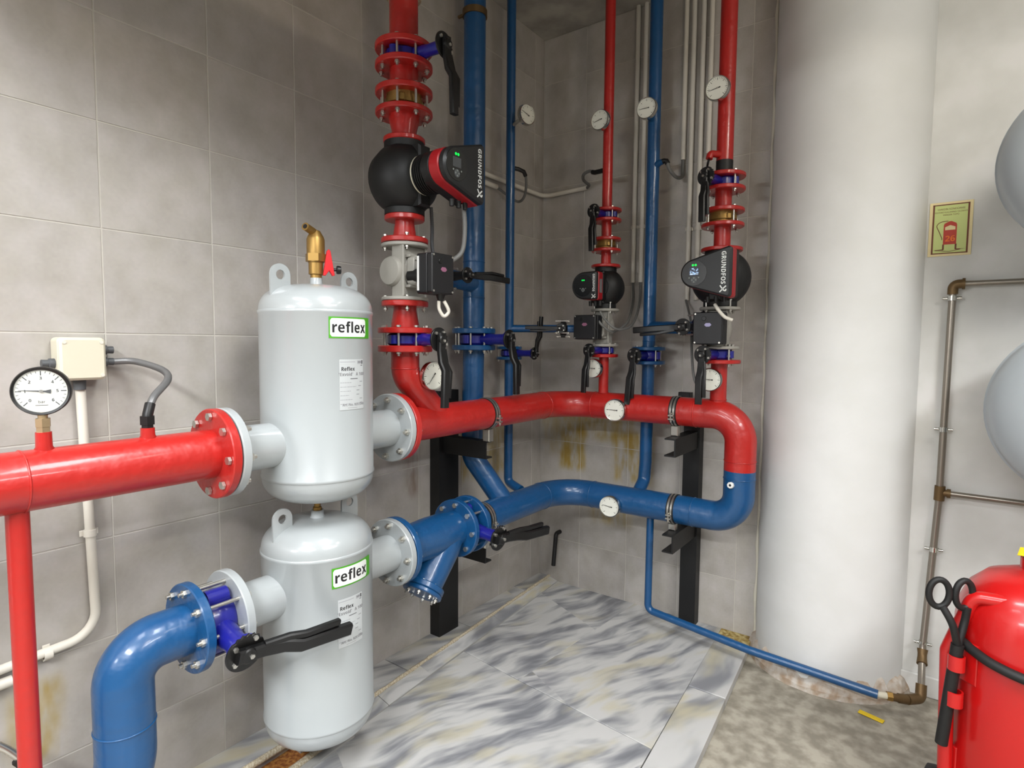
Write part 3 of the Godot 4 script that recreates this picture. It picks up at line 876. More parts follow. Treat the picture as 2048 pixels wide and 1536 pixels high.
func lamp(label: String, at: Vector3, len_dir: Vector3, L: float, W: float, energy: float, col: Color, down: Vector3, skirt := 0.0) -> void:
	var o := thing("ceiling_lamp", label, "lamp", at, "fluorescent ceiling lamps")
	var f := Transform3D(Basis(len_dir.normalized(), down.cross(len_dir).normalized(), -down), at)
	f.basis = Basis(len_dir.normalized(), (-down).cross(len_dir.normalized()), -down).orthonormalized()
	part(o, "housing", box(L + 0.04, W + 0.05, 0.05, 0.004), M.white, f * Transform3D(Basis.IDENTITY, Vector3(0, 0, 0.045)))
	var g := StandardMaterial3D.new()
	g.albedo_color = Color(0.9, 0.9, 0.9)
	g.emission_enabled = true; g.emission = col; g.emission_energy_multiplier = 6.0
	for s in [-1, 1]:
		part(o, "tube", straight(f * Vector3(-L / 2, s * W * 0.3, 0.006), f * Vector3(L / 2, s * W * 0.3, 0.006), 0.013, 16), g)
	if skirt > 0.0:      # skirts added to keep direct light off the upper walls
		for q in [-1, 1]:
			part(o, "cutoff_skirt_side", box(L + 0.05, 0.004, skirt, 0.001), M.skirt_grey, f * Transform3D(Basis.IDENTITY, Vector3(0, q * (W / 2 + 0.025), 0.03 - skirt / 2)))
			part(o, "cutoff_skirt_end", box(0.004, W + 0.05, skirt, 0.001), M.skirt_grey, f * Transform3D(Basis.IDENTITY, Vector3(q * (L / 2 + 0.022), 0, 0.03 - skirt / 2)))
	var l := AreaLight3D.new()
	l.area_size = Vector2(L, W)
	l.light_energy = energy
	l.light_color = col
	l.area_range = 9.0
	l.shadow_enabled = true
	l.name = "light"
	o.add_child(l)
	l.transform = o.transform.affine_inverse() * f * Transform3D(Basis.IDENTITY, Vector3(0, 0, -0.012))

func room() -> void:
	var A2 := 0.25 * 1.0535   # pitch of the tiles on the left wall
	var left := setting("wall_left")
	solid(left, "bedding", Vector3(-0.15, -0.1, -0.15), Vector3(-0.0012, CEIL, 2.93), M.grout)
	solid(left, "plaster", Vector3(-0.15, -0.1, 2.93), Vector3(0.0, CEIL, 4.3), M.plaster)
	var ochre := Color(0.58, 0.465, 0.17)
	tiled(left, Vector3(0, 0, 1), Vector3(1, 0, 0), 0.3027 * A2, A2, 2.93, wall_texture(2.93, CEIL, 190.0, 0.3027 * A2, A2, 40, [[0.25, 0.62, 0.62, 0.90, ochre, 0.45], [2.05, 2.13, 0.25, 0.42, ochre, 0.6], [0.88, 0.93, 0.62, 0.80, Color(0.38, 0.28, 0.22), 0.5]]), 2.93)
	var back := setting("wall_back")
	solid(back, "bedding", Vector3(-0.0012, -0.1, -0.15), Vector3(1.15, CEIL, -0.0012), M.grout)
	tiled(back, Vector3(1, 0, 0), Vector3(0, 0, 1), 0.9441 * 0.2496, 0.2496, 1.15, wall_texture(1.15, CEIL, 260.0, 0.9441 * 0.2496, 0.2496, 70, [[0.14, 0.50, 0.76, 0.87, ochre, 0.55], [0.13, 0.25, 0.60, 0.80, ochre, 0.9], [0.42, 0.60, 0.58, 0.80, ochre, 0.75], [0.30, 0.50, 0.36, 0.50, ochre, 0.35], [0.02, 0.13, 0.66, 0.90, ochre, 0.3]]), 1.15)
	var rear := setting("wall_rear")
	solid(rear, "plaster", Vector3(1.15, -0.1, -0.15), Vector3(3.7, CEIL, 0.0), M.plaster)
	var right := setting("wall_right")
	solid(right, "plaster", Vector3(3.7, -0.1, -0.15), Vector3(3.85, CEIL, 4.45), M.roughcast)
	var front := setting("wall_front")
	solid(front, "plaster", Vector3(-0.15, -0.1, 4.3), Vector3(3.85, CEIL, 4.45), M.roughcast)
	var top := setting("ceiling")
	solid(top, "soffit", Vector3(-0.15, CEIL, -0.15), Vector3(3.85, CEIL + 0.15, 4.45), M.ceiling)
	# floor: concrete slab with a marble field along the left wall
	var fl := setting("floor")
	solid(fl, "concrete_slab", Vector3(-0.15, -0.18, -0.15), Vector3(3.85, -0.03, 4.45), M.concrete)
	var m1 := marble_mat(100, 0.45, 0.6); var m2 := marble_mat(110, 0.6, 0.75); var m3 := marble_mat(120, 0.65, 0.5)
	var ang := deg_to_rad(66)
	slab(fl, "marble_slab", [Vector2(0.112, -0.005), Vector2(0.535, -0.005), Vector2(0.462, 0.832), Vector2(0.175, 0.80)], 0.0, 0.028, m1, ang, Vector2(0.1, 0.0))
	slab(fl, "marble_slab", [Vector2(0.535, -0.005), Vector2(0.935, -0.005), Vector2(0.990, 0.886), Vector2(0.462, 0.832)], 0.0, 0.028, m2, ang, Vector2(0.5, 0.31))
	slab(fl, "marble_slab", [Vector2(0.175, 0.80), Vector2(0.462, 0.832), Vector2(0.990, 0.886), Vector2(1.038, 1.68), Vector2(0.235, 1.68)], 0.0, 0.028, m3, ang, Vector2(0.23, 0.7))
	slab(fl, "marble_slab", [Vector2(0.235, 1.68), Vector2(1.038, 1.68), Vector2(1.08, 2.5), Vector2(0.295, 2.5)], 0.0, 0.028, m1, ang, Vector2(0.33, 0.5))
	var plain := marble_mat(140, 0.9, 0.0, 0.4)
	var trim := setting("trim_1")     # pale marble border strip
	var e := [[-0.005, 0.932, 1.062], [0.11, 0.940, 1.071], [0.50, 0.967, 1.096], [1.32, 1.022, 1.148], [2.5, 1.10, 1.22]]
	for k in 4:
		slab(trim, "border_slab", [Vector2(e[k][1], e[k][0]), Vector2(e[k][2], e[k][0]), Vector2(e[k + 1][2], e[k + 1][0]), Vector2(e[k + 1][1], e[k + 1][0])], 0.001 + 0.0006 * (k % 2), 0.029, M.stained if k == 0 else plain, 1.3, Vector2(0.37 * k, 0.2 * k), 0.6)
	# raised marble ledge along the left wall, with its mortar lip and sloping border
	var ledge := setting("trim_2")
	var lm := marble_mat(150, 1.0, 0.0, 0.45)
	var zz := [-0.005, 0.22, 0.66, 1.05, 1.52]
	for k in 4: slab(ledge, "ledge_slab", [Vector2(0, zz[k]), Vector2(0.060 + 0.065 * zz[k], zz[k]), Vector2(0.060 + 0.065 * zz[k + 1], zz[k + 1]), Vector2(0, zz[k + 1])], 0.020, 0.05, lm, 1.2, Vector2(0.21 * k, 0.4 * k), 0.8)
	slab(ledge, "ledge_slab", [Vector2(0, 1.52), Vector2(0.115, 1.52), Vector2(0.15, 2.5), Vector2(0, 2.5)], 0.018, 0.05, lm, 1.2, Vector2(0.7, 0.1), 0.8)
	var lip := []
	var rg := RandomNumberGenerator.new()
	rg.seed = 3
	var lr := []
	for k in 60:
		var z := -0.004 + 1.36 * k / 59.0
		lip.append(Vector3(0.064 + 0.066 * z, 0.020, z)); lr.append(0.0052 + rg.randf() * 0.0032)
	part(ledge, "mortar_lip", tube_r(lip, lr, 8), M.mortar)
	var by := func(z: float, w: float) -> Vector3: return Vector3(lerpf(0.066 + 0.066 * z, 0.113 + 0.075 * z, w), lerpf(0.018, 0.003, w), z)
	var zb := [-0.004, 0.52, 1.215, 1.36]
	for k in 3:
		var mb := MB.new()
		var a: Vector3 = by.call(zb[k] + 0.001, 0.0); var b: Vector3 = by.call(zb[k] + 0.001, 1.0); var c: Vector3 = by.call(zb[k + 1] - 0.001, 1.0); var d: Vector3 = by.call(zb[k + 1] - 0.001, 0.0)
		var nn := (b - a).cross(d - a).normalized()
		if nn.y < 0: nn = -nn
		var dn := Vector3(0, -0.03, 0)
		mb.tri(a, b, c, nn, nn, nn, Vector2(a.z, a.x), Vector2(b.z, b.x), Vector2(c.z, c.x)); mb.tri(a, c, d, nn, nn, nn, Vector2(a.z, a.x), Vector2(c.z, c.x), Vector2(d.z, d.x))
		mb.flat(b, c, c + dn, b + dn, Vector3(1, 0, 0)); mb.flat(a, d, d + dn, a + dn, Vector3(-1, 0, 0))
		mb.flat(a, b, b + dn, a + dn, Vector3(0, 0, -1)); mb.flat(d, c, c + dn, d + dn, Vector3(0, 0, 1))
		part(ledge, "border_slab", mb.mesh(), lm)
	# open gutter where the ledge ends
	var gut := setting("trim_3")
	part(gut, "gutter_bed", box(0.12, 0.02, 1.1, 0.002), M.rust, Transform3D(Basis(Vector3.UP, 0.045), Vector3(0.175, -0.018, 1.93)))
	part(gut, "gutter_lip", tube(spline([Vector3(0.258, 0.006, 2.45), Vector3(0.225, 0.008, 1.75), Vector3(0.205, 0.010, 1.47), Vector3(0.18, 0.014, 1.395), Vector3(0.15, 0.020, 1.39), Vector3(0.128, 0.022, 1.45), Vector3(0.128, 0.022, 1.7), Vector3(0.15, 0.02, 2.45)], 8), 0.010, 10), M.mortar)
	part(gut, "gutter_curb", box(0.028, 0.03, 1.1, 0.004), lm, Transform3D(Basis(Vector3.UP, 0.06), Vector3(0.256, -0.008, 1.93)))
	# white sealing line where tiles and column meet, baseboard of the white wall
	var seal := setting("trim_4")
	var sp := []
	var sr := []
	for k in 40:
		sp.append(Vector3(1.068 + 0.002 * sin(k * 1.7), -0.02 + (CEIL + 0.02) * k / 39.0, 0.001)); sr.append(0.0055 + 0.0022 * sin(k * 2.3 + 1.0))
	part(seal, "sealant", tube_r(sp, sr, 10), M.caulk)
	var bb := setting("baseboard_rear")
	solid(bb, "board", Vector3(1.15, -0.03, 0.0), Vector3(3.7, 0.045, 0.012), M.plaster, 0.003)
	# round column standing half out of the wall
	var col := setting("column")
	part(col, "shaft", lathe([Vector2(0.257, -0.03), Vector2(0.257, CEIL)], 96), M.columnpaint, Transform3D(Basis.IDENTITY, Vector3(1.325, 0, -0.05)))
	var ring := MB.new()
	var rn := noise(1.0, 3, 77)
	var N := 90
	for k in N:
		var t0 := TAU * k / N; var t1 := TAU * (k + 1) / N
		var f := func(t: float) -> Array:
			var wob := rn.get_noise_2d(cos(t) * 5.0, sin(t) * 5.0)
			var d := Vector3(cos(t), 0, sin(t))
			return [d * (0.288 + 0.004 * wob) + Vector3(0, -0.03, 0), d * (0.284 + 0.004 * wob) + Vector3(0, -0.012 + 0.01 * wob, 0), d * (0.268 + 0.004 * wob) + Vector3(0, 0.020 + 0.045 * wob, 0), d * 0.2565 + Vector3(0, 0.027 + 0.05 * wob, 0), d]
		var p: Array = f.call(t0); var q: Array = f.call(t1)
		for i in 3:
			var na: Vector3 = ((p[4] as Vector3) + Vector3.UP * [0.1, 0.6, 1.2][i]).normalized(); var nb: Vector3 = ((q[4] as Vector3) + Vector3.UP * [0.1, 0.6, 1.2][i]).normalized()
			ring.quad(p[i], p[i + 1], q[i + 1], q[i], na, na, nb, nb)
	part(col, "broken_plaster_base", ring.mesh(), M.rawbase, Transform3D(Basis.IDENTITY, Vector3(1.325, 0, -0.05)))

# ------------------------------------------------------------------ headers and separators
func headers() -> void:
	var Z := Vector3(0, 0, 1)
	var t1 := separator("air_separator", "tall pale grey vessel with a brass air vent on top", 1.513, 0.850, 1.290, YR, 0.072)
	vessel_labels(t1, 1.513, -1.0, 1.246, 0.0, 1.10, 0.13)
	var ct := Vector3(XL, 1.355, 1.513)
	part(t1, "boss", lathe([Vector2(0.0, 0), Vector2(0.021, 0), Vector2(0.017, 0.008), Vector2(0.016, 0.026), Vector2(0, 0.026)], 20), M.tankgrey, along(ct, Vector3.UP))
	var av := part(t1, "air_vent", lathe([Vector2(0, 0.024), Vector2(0.015, 0.024), Vector2(0.015, 0.034), Vector2(0.019, 0.036), Vector2(0.019, 0.066), Vector2(0.021, 0.068), Vector2(0.021, 0.088), Vector2(0.0235, 0.09), Vector2(0.0235, 0.128), Vector2(0.021, 0.136), Vector2(0.012, 0.152), Vector2(0, 0.156)], 28), M.brass, along(ct, Vector3.UP))
	part(av, "hexagon", hexmesh(0.0275, 0.020), M.brass, along(ct + Vector3(0, 0.080, 0), Vector3.UP))
	part(av, "spout", tube(fillet([ct + Vector3(0, 0.128, -0.002), ct + Vector3(0, 0.147, 0.004), ct + Vector3(0.012, 0.156, 0.040)], 0.012, 6), 0.0105, 18), M.brass)
	part(av, "spout_bore", lathe(disc(0.0062, 0.001, 0.0002), 14), M.gasket, along(ct + Vector3(0.0123, 0.1563, 0.0406), Vector3(0.3, 0.22, 0.93)))
	part(av, "red_lever", prism(PackedVector2Array([Vector2(-0.016, -0.038), Vector2(-0.010, -0.038), Vector2(0.0, -0.024), Vector2(0.009, -0.038), Vector2(0.015, -0.036), Vector2(0.004, 0.028), Vector2(0.0, 0.033), Vector2(-0.005, 0.028)]), 0.008, 0.001), M.clipred, facing(ct + Vector3(0.030, 0.070, -0.019), Vector3(0.9, 0, 0.3)))
	part(av, "knob", lathe([Vector2(0, 0), Vector2(0.004, 0), Vector2(0.004, 0.026), Vector2(0.0105, 0.026), Vector2(0.0115, 0.030), Vector2(0.0105, 0.037), Vector2(0, 0.038)], 18), M.black, along(ct + Vector3(0.022, 0.050, -0.018), Vector3(0.45, 0, -0.85)))
	var t2 := separator("dirt_separator", "lower pale grey vessel with a small brass plug on top", 1.520, 0.185, 0.652, YB, 0.075)
	vessel_labels(t2, 1.520, -3.0, 0.600, 2.0, 0.475, 0.13)
	var cb := Vector3(XL, 0.722, 1.520)
	part(t2, "boss", lathe([Vector2(0, 0), Vector2(0.022, 0), Vector2(0.0175, 0.01), Vector2(0.0165, 0.024), Vector2(0, 0.024)], 20), M.tankgrey, along(cb, Vector3.UP))
	part(t2, "brass_plug", lathe([Vector2(0, 0.022), Vector2(0.0125, 0.022), Vector2(0.0125, 0.032), Vector2(0.0095, 0.034), Vector2(0.0095, 0.044), Vector2(0, 0.046)], 6), M.brass, along(cb, Vector3.UP))
	part(t2, "drain_stub", tube(fillet([Vector3(XL, 0.12, 1.50), Vector3(XL, 0.07, 1.50), Vector3(0.17, 0.0, 1.47)], 0.02), 0.013, 14), M.blue)
	# red supply pipe on the left
	var sp := thing("supply_pipe", "thick red supply pipe flanged to the tall grey vessel", "pipe", Vector3(XL, YR, 1.79))
	part(sp, "pipe", straight(Vector3(XL, YR, 1.79), Vector3(XL, YR, 2.75), RP, 40), M.red)
	bead(sp, Vector3(XL, YR, 2.16), Z, RP, M.red)
	flange(sp, Vector3(XL, YR, 1.7985), Z, 0.106, 0.021, M.red)
	part(sp, "gasket", lathe(disc(0.098, 0.003, 0.0005), 36), M.gasket, along(Vector3(XL, YR, 1.7865), Z))
	bolts(sp, Vector3(XL, YR, 1.7865), Z, 0.088, 8, 0.047, 0.0098)
	part(sp, "gauge_stub", tube_r([Vector3(XL, 0.985, 2.123), Vector3(XL, 1.0, 2.123), Vector3(XL, 1.006, 2.123), Vector3(XL, 1.034, 2.123)], [0.019, 0.017, 0.0135, 0.013], 20), M.red)
	part(sp, "sensor_stub", tube_r([Vector3(XL, 0.985, 1.942), Vector3(XL, 1.0, 1.942), Vector3(XL, 1.006, 1.942), Vector3(XL, 1.022, 1.942)], [0.019, 0.017, 0.014, 0.0135], 20), M.red)
	part(sp, "support_leg", straight(Vector3(XL, YR, 2.168), Vector3(XL, -0.03, 2.168), 0.0185, 28), M.red)
	# red header
	var rh := thing("red_header", "red header pipe running round the corner and turning down", "pipe", Vector3(XL, YR, 1.2))
	var path := fillet([Vector3(XL, YR, 1.238), Vector3(XL, YR, ZB), Vector3(1.044, YR, ZB), Vector3(1.044, 0.738, ZB)], 0.165, 18)
	part(rh, "pipe", tube(path, RP, 40), M.red)
	flange(rh, Vector3(XL, YR, 1.2265), Z, 0.106, 0.021, M.red)
	part(rh, "gasket", lathe(disc(0.099, 0.003, 0.0005), 36), M.gasket, along(Vector3(XL, YR, 1.2395), Z))
	bolts(rh, Vector3(XL, YR, 1.2385), -Z, 0.088, 8, 0.046, 0.0098)
	for q in [[Vector3(XL, YR, 0.39), Z], [Vector3(0.43, YR, ZB), Vector3(1, 0, 0)], [Vector3(0.875, YR, ZB), Vector3(1, 0, 0)], [Vector3(1.044, 0.775, ZB), Vector3.UP]]: bead(rh, q[0], q[1], RP, M.red)
	part(rh, "riser_branch", tube(fillet([Vector3(XL, YR, 1.02), Vector3(XL, 1.105, ZR), Vector3(XL, 1.182, ZR)], 0.07, 12), 0.0445, 32), M.red)
	bead(rh, Vector3(XL, 1.128, ZR), Vector3.UP, 0.0445, M.red)
	flange(rh, Vector3(XL, 1.190, ZR), Vector3.UP, 0.0855, 0.020, M.red)
	for q in [[0.466, 1.154, 0.0212, 0.061], [0.955, 1.140, 0.0302, 0.077]]:
		var st := part(rh, "riser_branch", straight(Vector3(q[0], YR, ZB), Vector3(q[0], q[1], ZB), q[2], 26), M.red)
		flange(st, Vector3(q[0], q[1] + 0.007, ZB), Vector3.UP, q[3], 0.014, M.red)
		bead(rh, Vector3(q[0], YR + RP * 0.98, ZB), Vector3.UP, q[2] + 0.001, M.red)
	# blue header
	var bh := thing("blue_header", "blue header pipe under the red one with a white plug", "pipe", Vector3(XL, YB, 0.87))
	path = fillet([Vector3(1.044, 0.739, ZB), Vector3(1.044, YB, ZB), Vector3(XL, YB, ZB), Vector3(XL, YB, 0.866)], 0.165, 18)
	part(bh, "pipe", tube(path, RP, 40), M.blue)
	for q in [[Vector3(XL, YB, 0.39), Z], [Vector3(0.43, YB, ZB), Vector3(1, 0, 0)], [Vector3(0.875, YB, ZB), Vector3(1, 0, 0)], [Vector3(1.044, 0.708, ZB), Vector3.UP]]: bead(bh, q[0], q[1], RP, M.blue)
	flange(bh, Vector3(XL, YB, 0.876), Z, 0.103, 0.020, M.blue)
	part(bh, "riser_branch", tube(fillet([Vector3(XL, YB, 0.63), Vector3(0.125, 0.755, 0.695), Vector3(0.12, 1.182, 0.68)], 0.09, 12), 0.0425, 32), M.blue)
	flange(bh, Vector3(0.12, 1.192, 0.68), Vector3.UP, 0.087, 0.020, M.blue)
	part(bh, "riser_branch", tube(fillet([Vector3(0.20, YB + 0.03, 0.455), Vector3(0.12, 0.60, 0.44), Vector3(0.12, 1.140, 0.44)], 0.03, 8), 0.0192, 24), M.blue)
	flange(bh, Vector3(0.12, 1.146, 0.44), Vector3.UP, 0.056, 0.013, M.blue)
	part(bh, "riser_branch", tube(fillet([Vector3(0.618, YB + 0.02, ZB - 0.03), Vector3(0.622, YB + 0.075, 0.125), Vector3(0.625, 0.70, 0.12), Vector3(0.627, 1.126, 0.12)], 0.04, 8), 0.0265, 26), M.blue)
	flange(bh, Vector3(0.627, 1.133, 0.12), Vector3.UP, 0.07, 0.015, M.blue)
	part(bh, "plug", lathe([Vector2(0, 0), Vector2(0.0125, 0), Vector2(0.0125, 0.012), Vector2(0.0105, 0.014), Vector2(0.005, 0.014), Vector2(0.005, 0.008), Vector2(0, 0.008)], 8), M.white, along(Vector3(1.030, 0.690, ZB + RP - 0.003), Vector3(-0.1, 0.1, 1)))
	part(bh, "plug_bore", lathe(disc(0.005, 0.002, 0.0002), 12), M.gasket, along(Vector3(1.029, 0.691, ZB + RP + 0.0085), Vector3(-0.1, 0.1, 1)))
	# strainer and lower left run
	var y := thing("pipe_strainer", "blue Y-shaped strainer bolted to the lower grey vessel", "strainer", Vector3(XL, YB, 1.09))
	flange(y, Vector3(XL, YB, 1.2265), Z, 0.106, 0.021, M.blue)
	part(y, "gasket", lathe(disc(0.099, 0.003, 0.0005), 36), M.gasket, along(Vector3(XL, YB, 1.2395), Z))
	bolts(y, Vector3(XL, YB, 1.2385), -Z, 0.088, 8, 0.046, 0.0098)
	flange(y, Vector3(XL, YB, 0.943), Z, 0.103, 0.021, M.blue)
	part(y, "body", tube_r([Vector3(XL, YB, 1.218), Vector3(XL, YB, 1.16), Vector3(XL, YB, 1.09), Vector3(XL, YB, 1.02), Vector3(XL, YB, 0.95)], [0.064, 0.066, 0.070, 0.069, 0.062], 36), M.blue)
	var sa := Vector3(XL, YB + 0.0, 0.985); var sb := Vector3(XL + 0.02, 0.385, 1.132); var sd := (sb - sa).normalized()
	part(y, "screen_barrel", tube_r([sa, sa + sd * 0.06, sb - sd * 0.045, sb - sd * 0.02], [0.060, 0.066, 0.058, 0.056], 32), M.blue)
	part(y, "barrel_rim", lathe(disc(0.068, 0.020, 0.003), 32), M.blue, along(sb - sd * 0.014, sd))
	part(y, "screen_cover", lathe(disc(0.068, 0.014, 0.003), 32), M.blue, along(sb + sd * 0.004, sd))
	bolts(y, sb - sd * 0.004, -sd, 0.052, 8, 0.034, 0.0068)
	butterfly("royal blue valve beside the strainer, black lever pointing into the corner", Vector3(XL, YB, 0.9095), Z, Vector3(0.168, -0.012, 0), Vector3(0, -0.03, -0.27), 0.103, 0.046, 0.168, 0.26, 8, 0.021)
	var lb := thing("return_pipe", "thick blue pipe bending down to the floor from the lower vessel", "pipe", Vector3(XL, YB, 1.87))
	part(lb, "pipe", tube(fillet([Vector3(XL, YB, 1.865), Vector3(XL, YB, 2.006), Vector3(XL, 0.30, 2.006), Vector3(0.29, 0.06, 2.13), Vector3(0.29, -0.03, 2.13)], 0.140, 16), RP, 40), M.blue)
	bead(lb, Vector3(XL, 0.39, 2.006), Vector3.UP, RP, M.blue)
	flange(lb, Vector3(XL, YB, 1.8665), Z, 0.103, 0.021, M.blue)
	butterfly("royal blue valve on the lower grey vessel with a long black lever", Vector3(XL, YB, 1.8205), -Z, Vector3(0.153, -0.03, 0), Vector3(0, -0.035, -0.258), 0.104, 0.071, 0.155, 0.265, 8, 0.021)

# ------------------------------------------------------------------ risers
func risers() -> void:
	var U := Vector3.UP
	var X := Vector3(1, 0, 0); var Z := Vector3(0, 0, 1)
	var L := func(y: float) -> Vector3: return Vector3(XL, y, ZR)
	# big red riser on the left wall
	butterfly("royal blue valve at the foot of the red riser over the header", L.call(1.219), U, X, Vector3(0, -1, 0.04), 0.0855, 0.038, 0.146, 0.205, 8, 0.019)
	spool("red reducer under the pale grey three-way valve", L.call(1.2385), L.call(1.339), 0.0435, 0.036, 0.0855, 0.073, 0.017, M.red)
	three_way("large pale grey cast three-way valve in the red riser", L.call(1.428), X, 0.073, 0.176, 1.0)
	spool("short red flanged neck below the large black pump", L.call(1.518), L.call(1.604), 0.036, 0.030, 0.073, 0.062, 0.016, M.red)
	pump("large black circulator pump with red band on the left tiled wall", L.call(1.714), X, 1.0, 0.110, 0.240, 0.018, 1)
	spool("red cone above the large black pump", L.call(1.824), L.call(1.921), 0.036, 0.047, 0.064, 0.0875, 0.015, M.red)
	check_valve("brass check valve clamped between red flanges of the large riser", L.call(1.9435), 0.0875, 0.045, 8, 0.016)
	spool("short red pipe between the brass check valve and the top valve of the large riser", L.call(1.966), L.call(2.060), 0.0435, 0.0435, 0.0875, 0.0875, 0.017, M.red)
	butterfly("royal blue valve near the ceiling in the large red riser", L.call(2.0785), U, Vector3(1, 0, -0.06), Vector3(0, -1, -0.05), 0.0875, 0.037, 0.158, 0.20, 8, 0.018)
	var rr := thing("red_riser", "thick red pipe rising to the ceiling above the top valve", "pipe", L.call(2.097))
	part(rr, "pipe", straight(L.call(2.097), L.call(CEIL), 0.0435, 32), M.red)
	flange(rr, L.call(2.106), U, 0.0875, 0.018, M.red)
	part(rr, "ceiling_collar", lathe(disc(0.055, 0.02, 0.004), 28), M.mortar, along(L.call(2.262), U))
	# big blue riser
	butterfly("royal blue valve in the thick blue riser with lever hanging down", Vector3(0.12, 1.225, 0.68), U, X, Vector3(0, -1, -0.03), 0.087, 0.046, 0.178, 0.21, 8, 0.020)
	var br := thing("blue_riser", "thick blue pipe rising to the ceiling beside the large pump", "pipe", Vector3(0.12, 1.248, 0.68))
	part(br, "pipe", straight(Vector3(0.12, 1.248, 0.68), Vector3(0.12, CEIL, 0.68), 0.0425, 36), M.blue)
	flange(br, Vector3(0.12, 1.258, 0.68), U, 0.087, 0.020, M.blue)
	for yy in [1.39, 1.53]: bead(br, Vector3(0.12, yy, 0.68), U, 0.0425, M.blue)
	part(br, "branch", tube(fillet([Vector3(0.12, 1.445, 0.68), Vector3(0.155, 1.445, 0.80), Vector3(0.17, 1.445, 0.90)], 0.05), 0.034, 28), M.blue)
	var bc := thing("pipe_collar", "brass-coloured ring round the thick blue riser near the ceiling", "collar", Vector3(0.12, 2.49, 0.68))
	part(bc, "ring", lathe([Vector2(0.042, -0.012), Vector2(0.048, -0.012), Vector2(0.048, 0.012), Vector2(0.042, 0.012)], 32), M.oldbrass, along(Vector3(0.12, 2.478, 0.68), U))
	part(bc, "bolt", hexmesh(0.007, 0.03), M.oldbrass, along(Vector3(0.07, 2.478, 0.70), Vector3(1, 0, 0)))
	var bp := thing("bypass_pipe", "short blue pipe from the bypass valve to the grey three-way valve", "pipe", Vector3(0.2, 1.445, 0.96))
	part(bp, "pipe", tube([Vector3(0.188, 1.445, 0.945), Vector3(0.23, 1.437, 1.06), Vector3(0.25, 1.43, 1.13)], 0.034, 28), M.blue)
	butterfly("black bypass valve between the blue riser and the grey three-way valve", Vector3(0.18, 1.445, 0.925), Vector3(0.1, 0, 1), X, Vector3(0, -0.02, -1), 0.06, 0.035, 0.115, 0.20, 4, 0.012, M.castblack)
	# thin blue riser in the corner of the left wall
	butterfly("small royal blue valve on the thin blue riser, lever pointing up", Vector3(0.12, 1.168, 0.44), U, X, Vector3(0, 1, -0.08), 0.056, 0.030, 0.132, 0.155, 4, 0.013)
	var tb := thing("blue_riser", "thin blue pipe rising to the ceiling near the room corner", "pipe", Vector3(0.12, 1.184, 0.44))
	part(tb, "pipe", straight(Vector3(0.12, 1.184, 0.44), Vector3(0.12, CEIL, 0.44), 0.0192, 26), M.blue)
	flange(tb, Vector3(0.12, 1.1905, 0.44), U, 0.056, 0.013, M.blue)
	part(tb, "branch", straight(Vector3(0.12, 1.274, 0.44), Vector3(0.31, 1.274, 0.345), 0.0165, 22), M.blue)
	butterfly("black valve on the thin blue branch behind its actuator", Vector3(0.33, 1.274, 0.335), Vector3(0.9, 0, -0.43), Vector3(0.25, 0, 0.6), Vector3(-1, 0.02, 0.5), 0.045, 0.026, 0.075, 0.145, 4, 0.01, M.castblack)
	var tp := thing("bypass_pipe", "short blue pipe between black valve and small three-way valve", "pipe", Vector3(0.35, 1.274, 0.32))
	part(tp, "pipe", straight(Vector3(0.345, 1.274, 0.328), Vector3(0.45, 1.278, 0.25), 0.0165, 22), M.blue)
	# slim red riser on the back wall
	var B := func(y: float) -> Vector3: return Vector3(0.467, y, ZB)
	butterfly("royal blue valve at the foot of the slim red riser", B.call(1.1835), U, Vector3(-0.10, 0, 1), Vector3(-0.04, -1, 0), 0.061, 0.030, 0.115, 0.175, 4, 0.012)
	three_way("small pale grey three-way valve in the slim red riser", B.call(1.280), Z, 0.060, 0.160, 0.72, false)
	pump("small black circulator pump in the slim red riser", B.call(1.448), Z, 0.74, 0.086, 0.150, -0.014, 0)
	spool("short red pipe above the small black pump", B.call(1.534), B.call(1.612), 0.0212, 0.0212, 0.062, 0.062, 0.012, M.red)
	check_valve("brass check valve in the slim red riser", B.call(1.629), 0.062, 0.034, 4, 0.012)
	spool("short red pipe above the brass check valve of the slim riser", B.call(1.646), B.call(1.737), 0.0212, 0.0212, 0.062, 0.062, 0.012, M.red)
	butterfly("royal blue valve high in the slim red riser", B.call(1.752), U, Vector3(-0.02, 0, 1), Vector3(0.04, -1, 0), 0.062, 0.030, 0.112, 0.165, 4, 0.012)
	var sr := thing("red_riser", "slim red pipe rising to the ceiling beside two white conduits", "pipe", B.call(1.767))
	part(sr, "pipe", straight(B.call(1.767), B.call(CEIL), 0.0212, 26), M.red)
	flange(sr, B.call(1.773), U, 0.062, 0.012, M.red)
	# blue riser on the back wall
	butterfly("royal blue valve in the blue riser between the two red risers", Vector3(0.627, 1.163, 0.12), U, Vector3(-0.07, 0, 1), Vector3(-0.07, -1, 0), 0.07, 0.044, 0.125, 0.20, 4, 0.015)
	var b2 := thing("blue_riser", "blue pipe rising to the ceiling between the two red risers", "pipe", Vector3(0.627, 1.185, 0.12))
	part(b2, "pipe", straight(Vector3(0.627, 1.185, 0.12), Vector3(0.627, CEIL, 0.12), 0.0265, 28), M.blue)
	flange(b2, Vector3(0.627, 1.1925, 0.12), U, 0.07, 0.015, M.blue)
	bead(b2, Vector3(0.627, 1.225, 0.12), U, 0.0265, M.blue)
	part(b2, "branch", straight(Vector3(0.627, 1.283, 0.12), Vector3(0.845, 1.277, 0.187), 0.0255, 26), M.blue)
	part(b2, "sensor_stub", tube_r([Vector3(0.64, 1.955, 0.125), Vector3(0.66, 1.962, 0.130), Vector3(0.675, 1.964, 0.132)], [0.018, 0.012, 0.011], 18), M.blue)
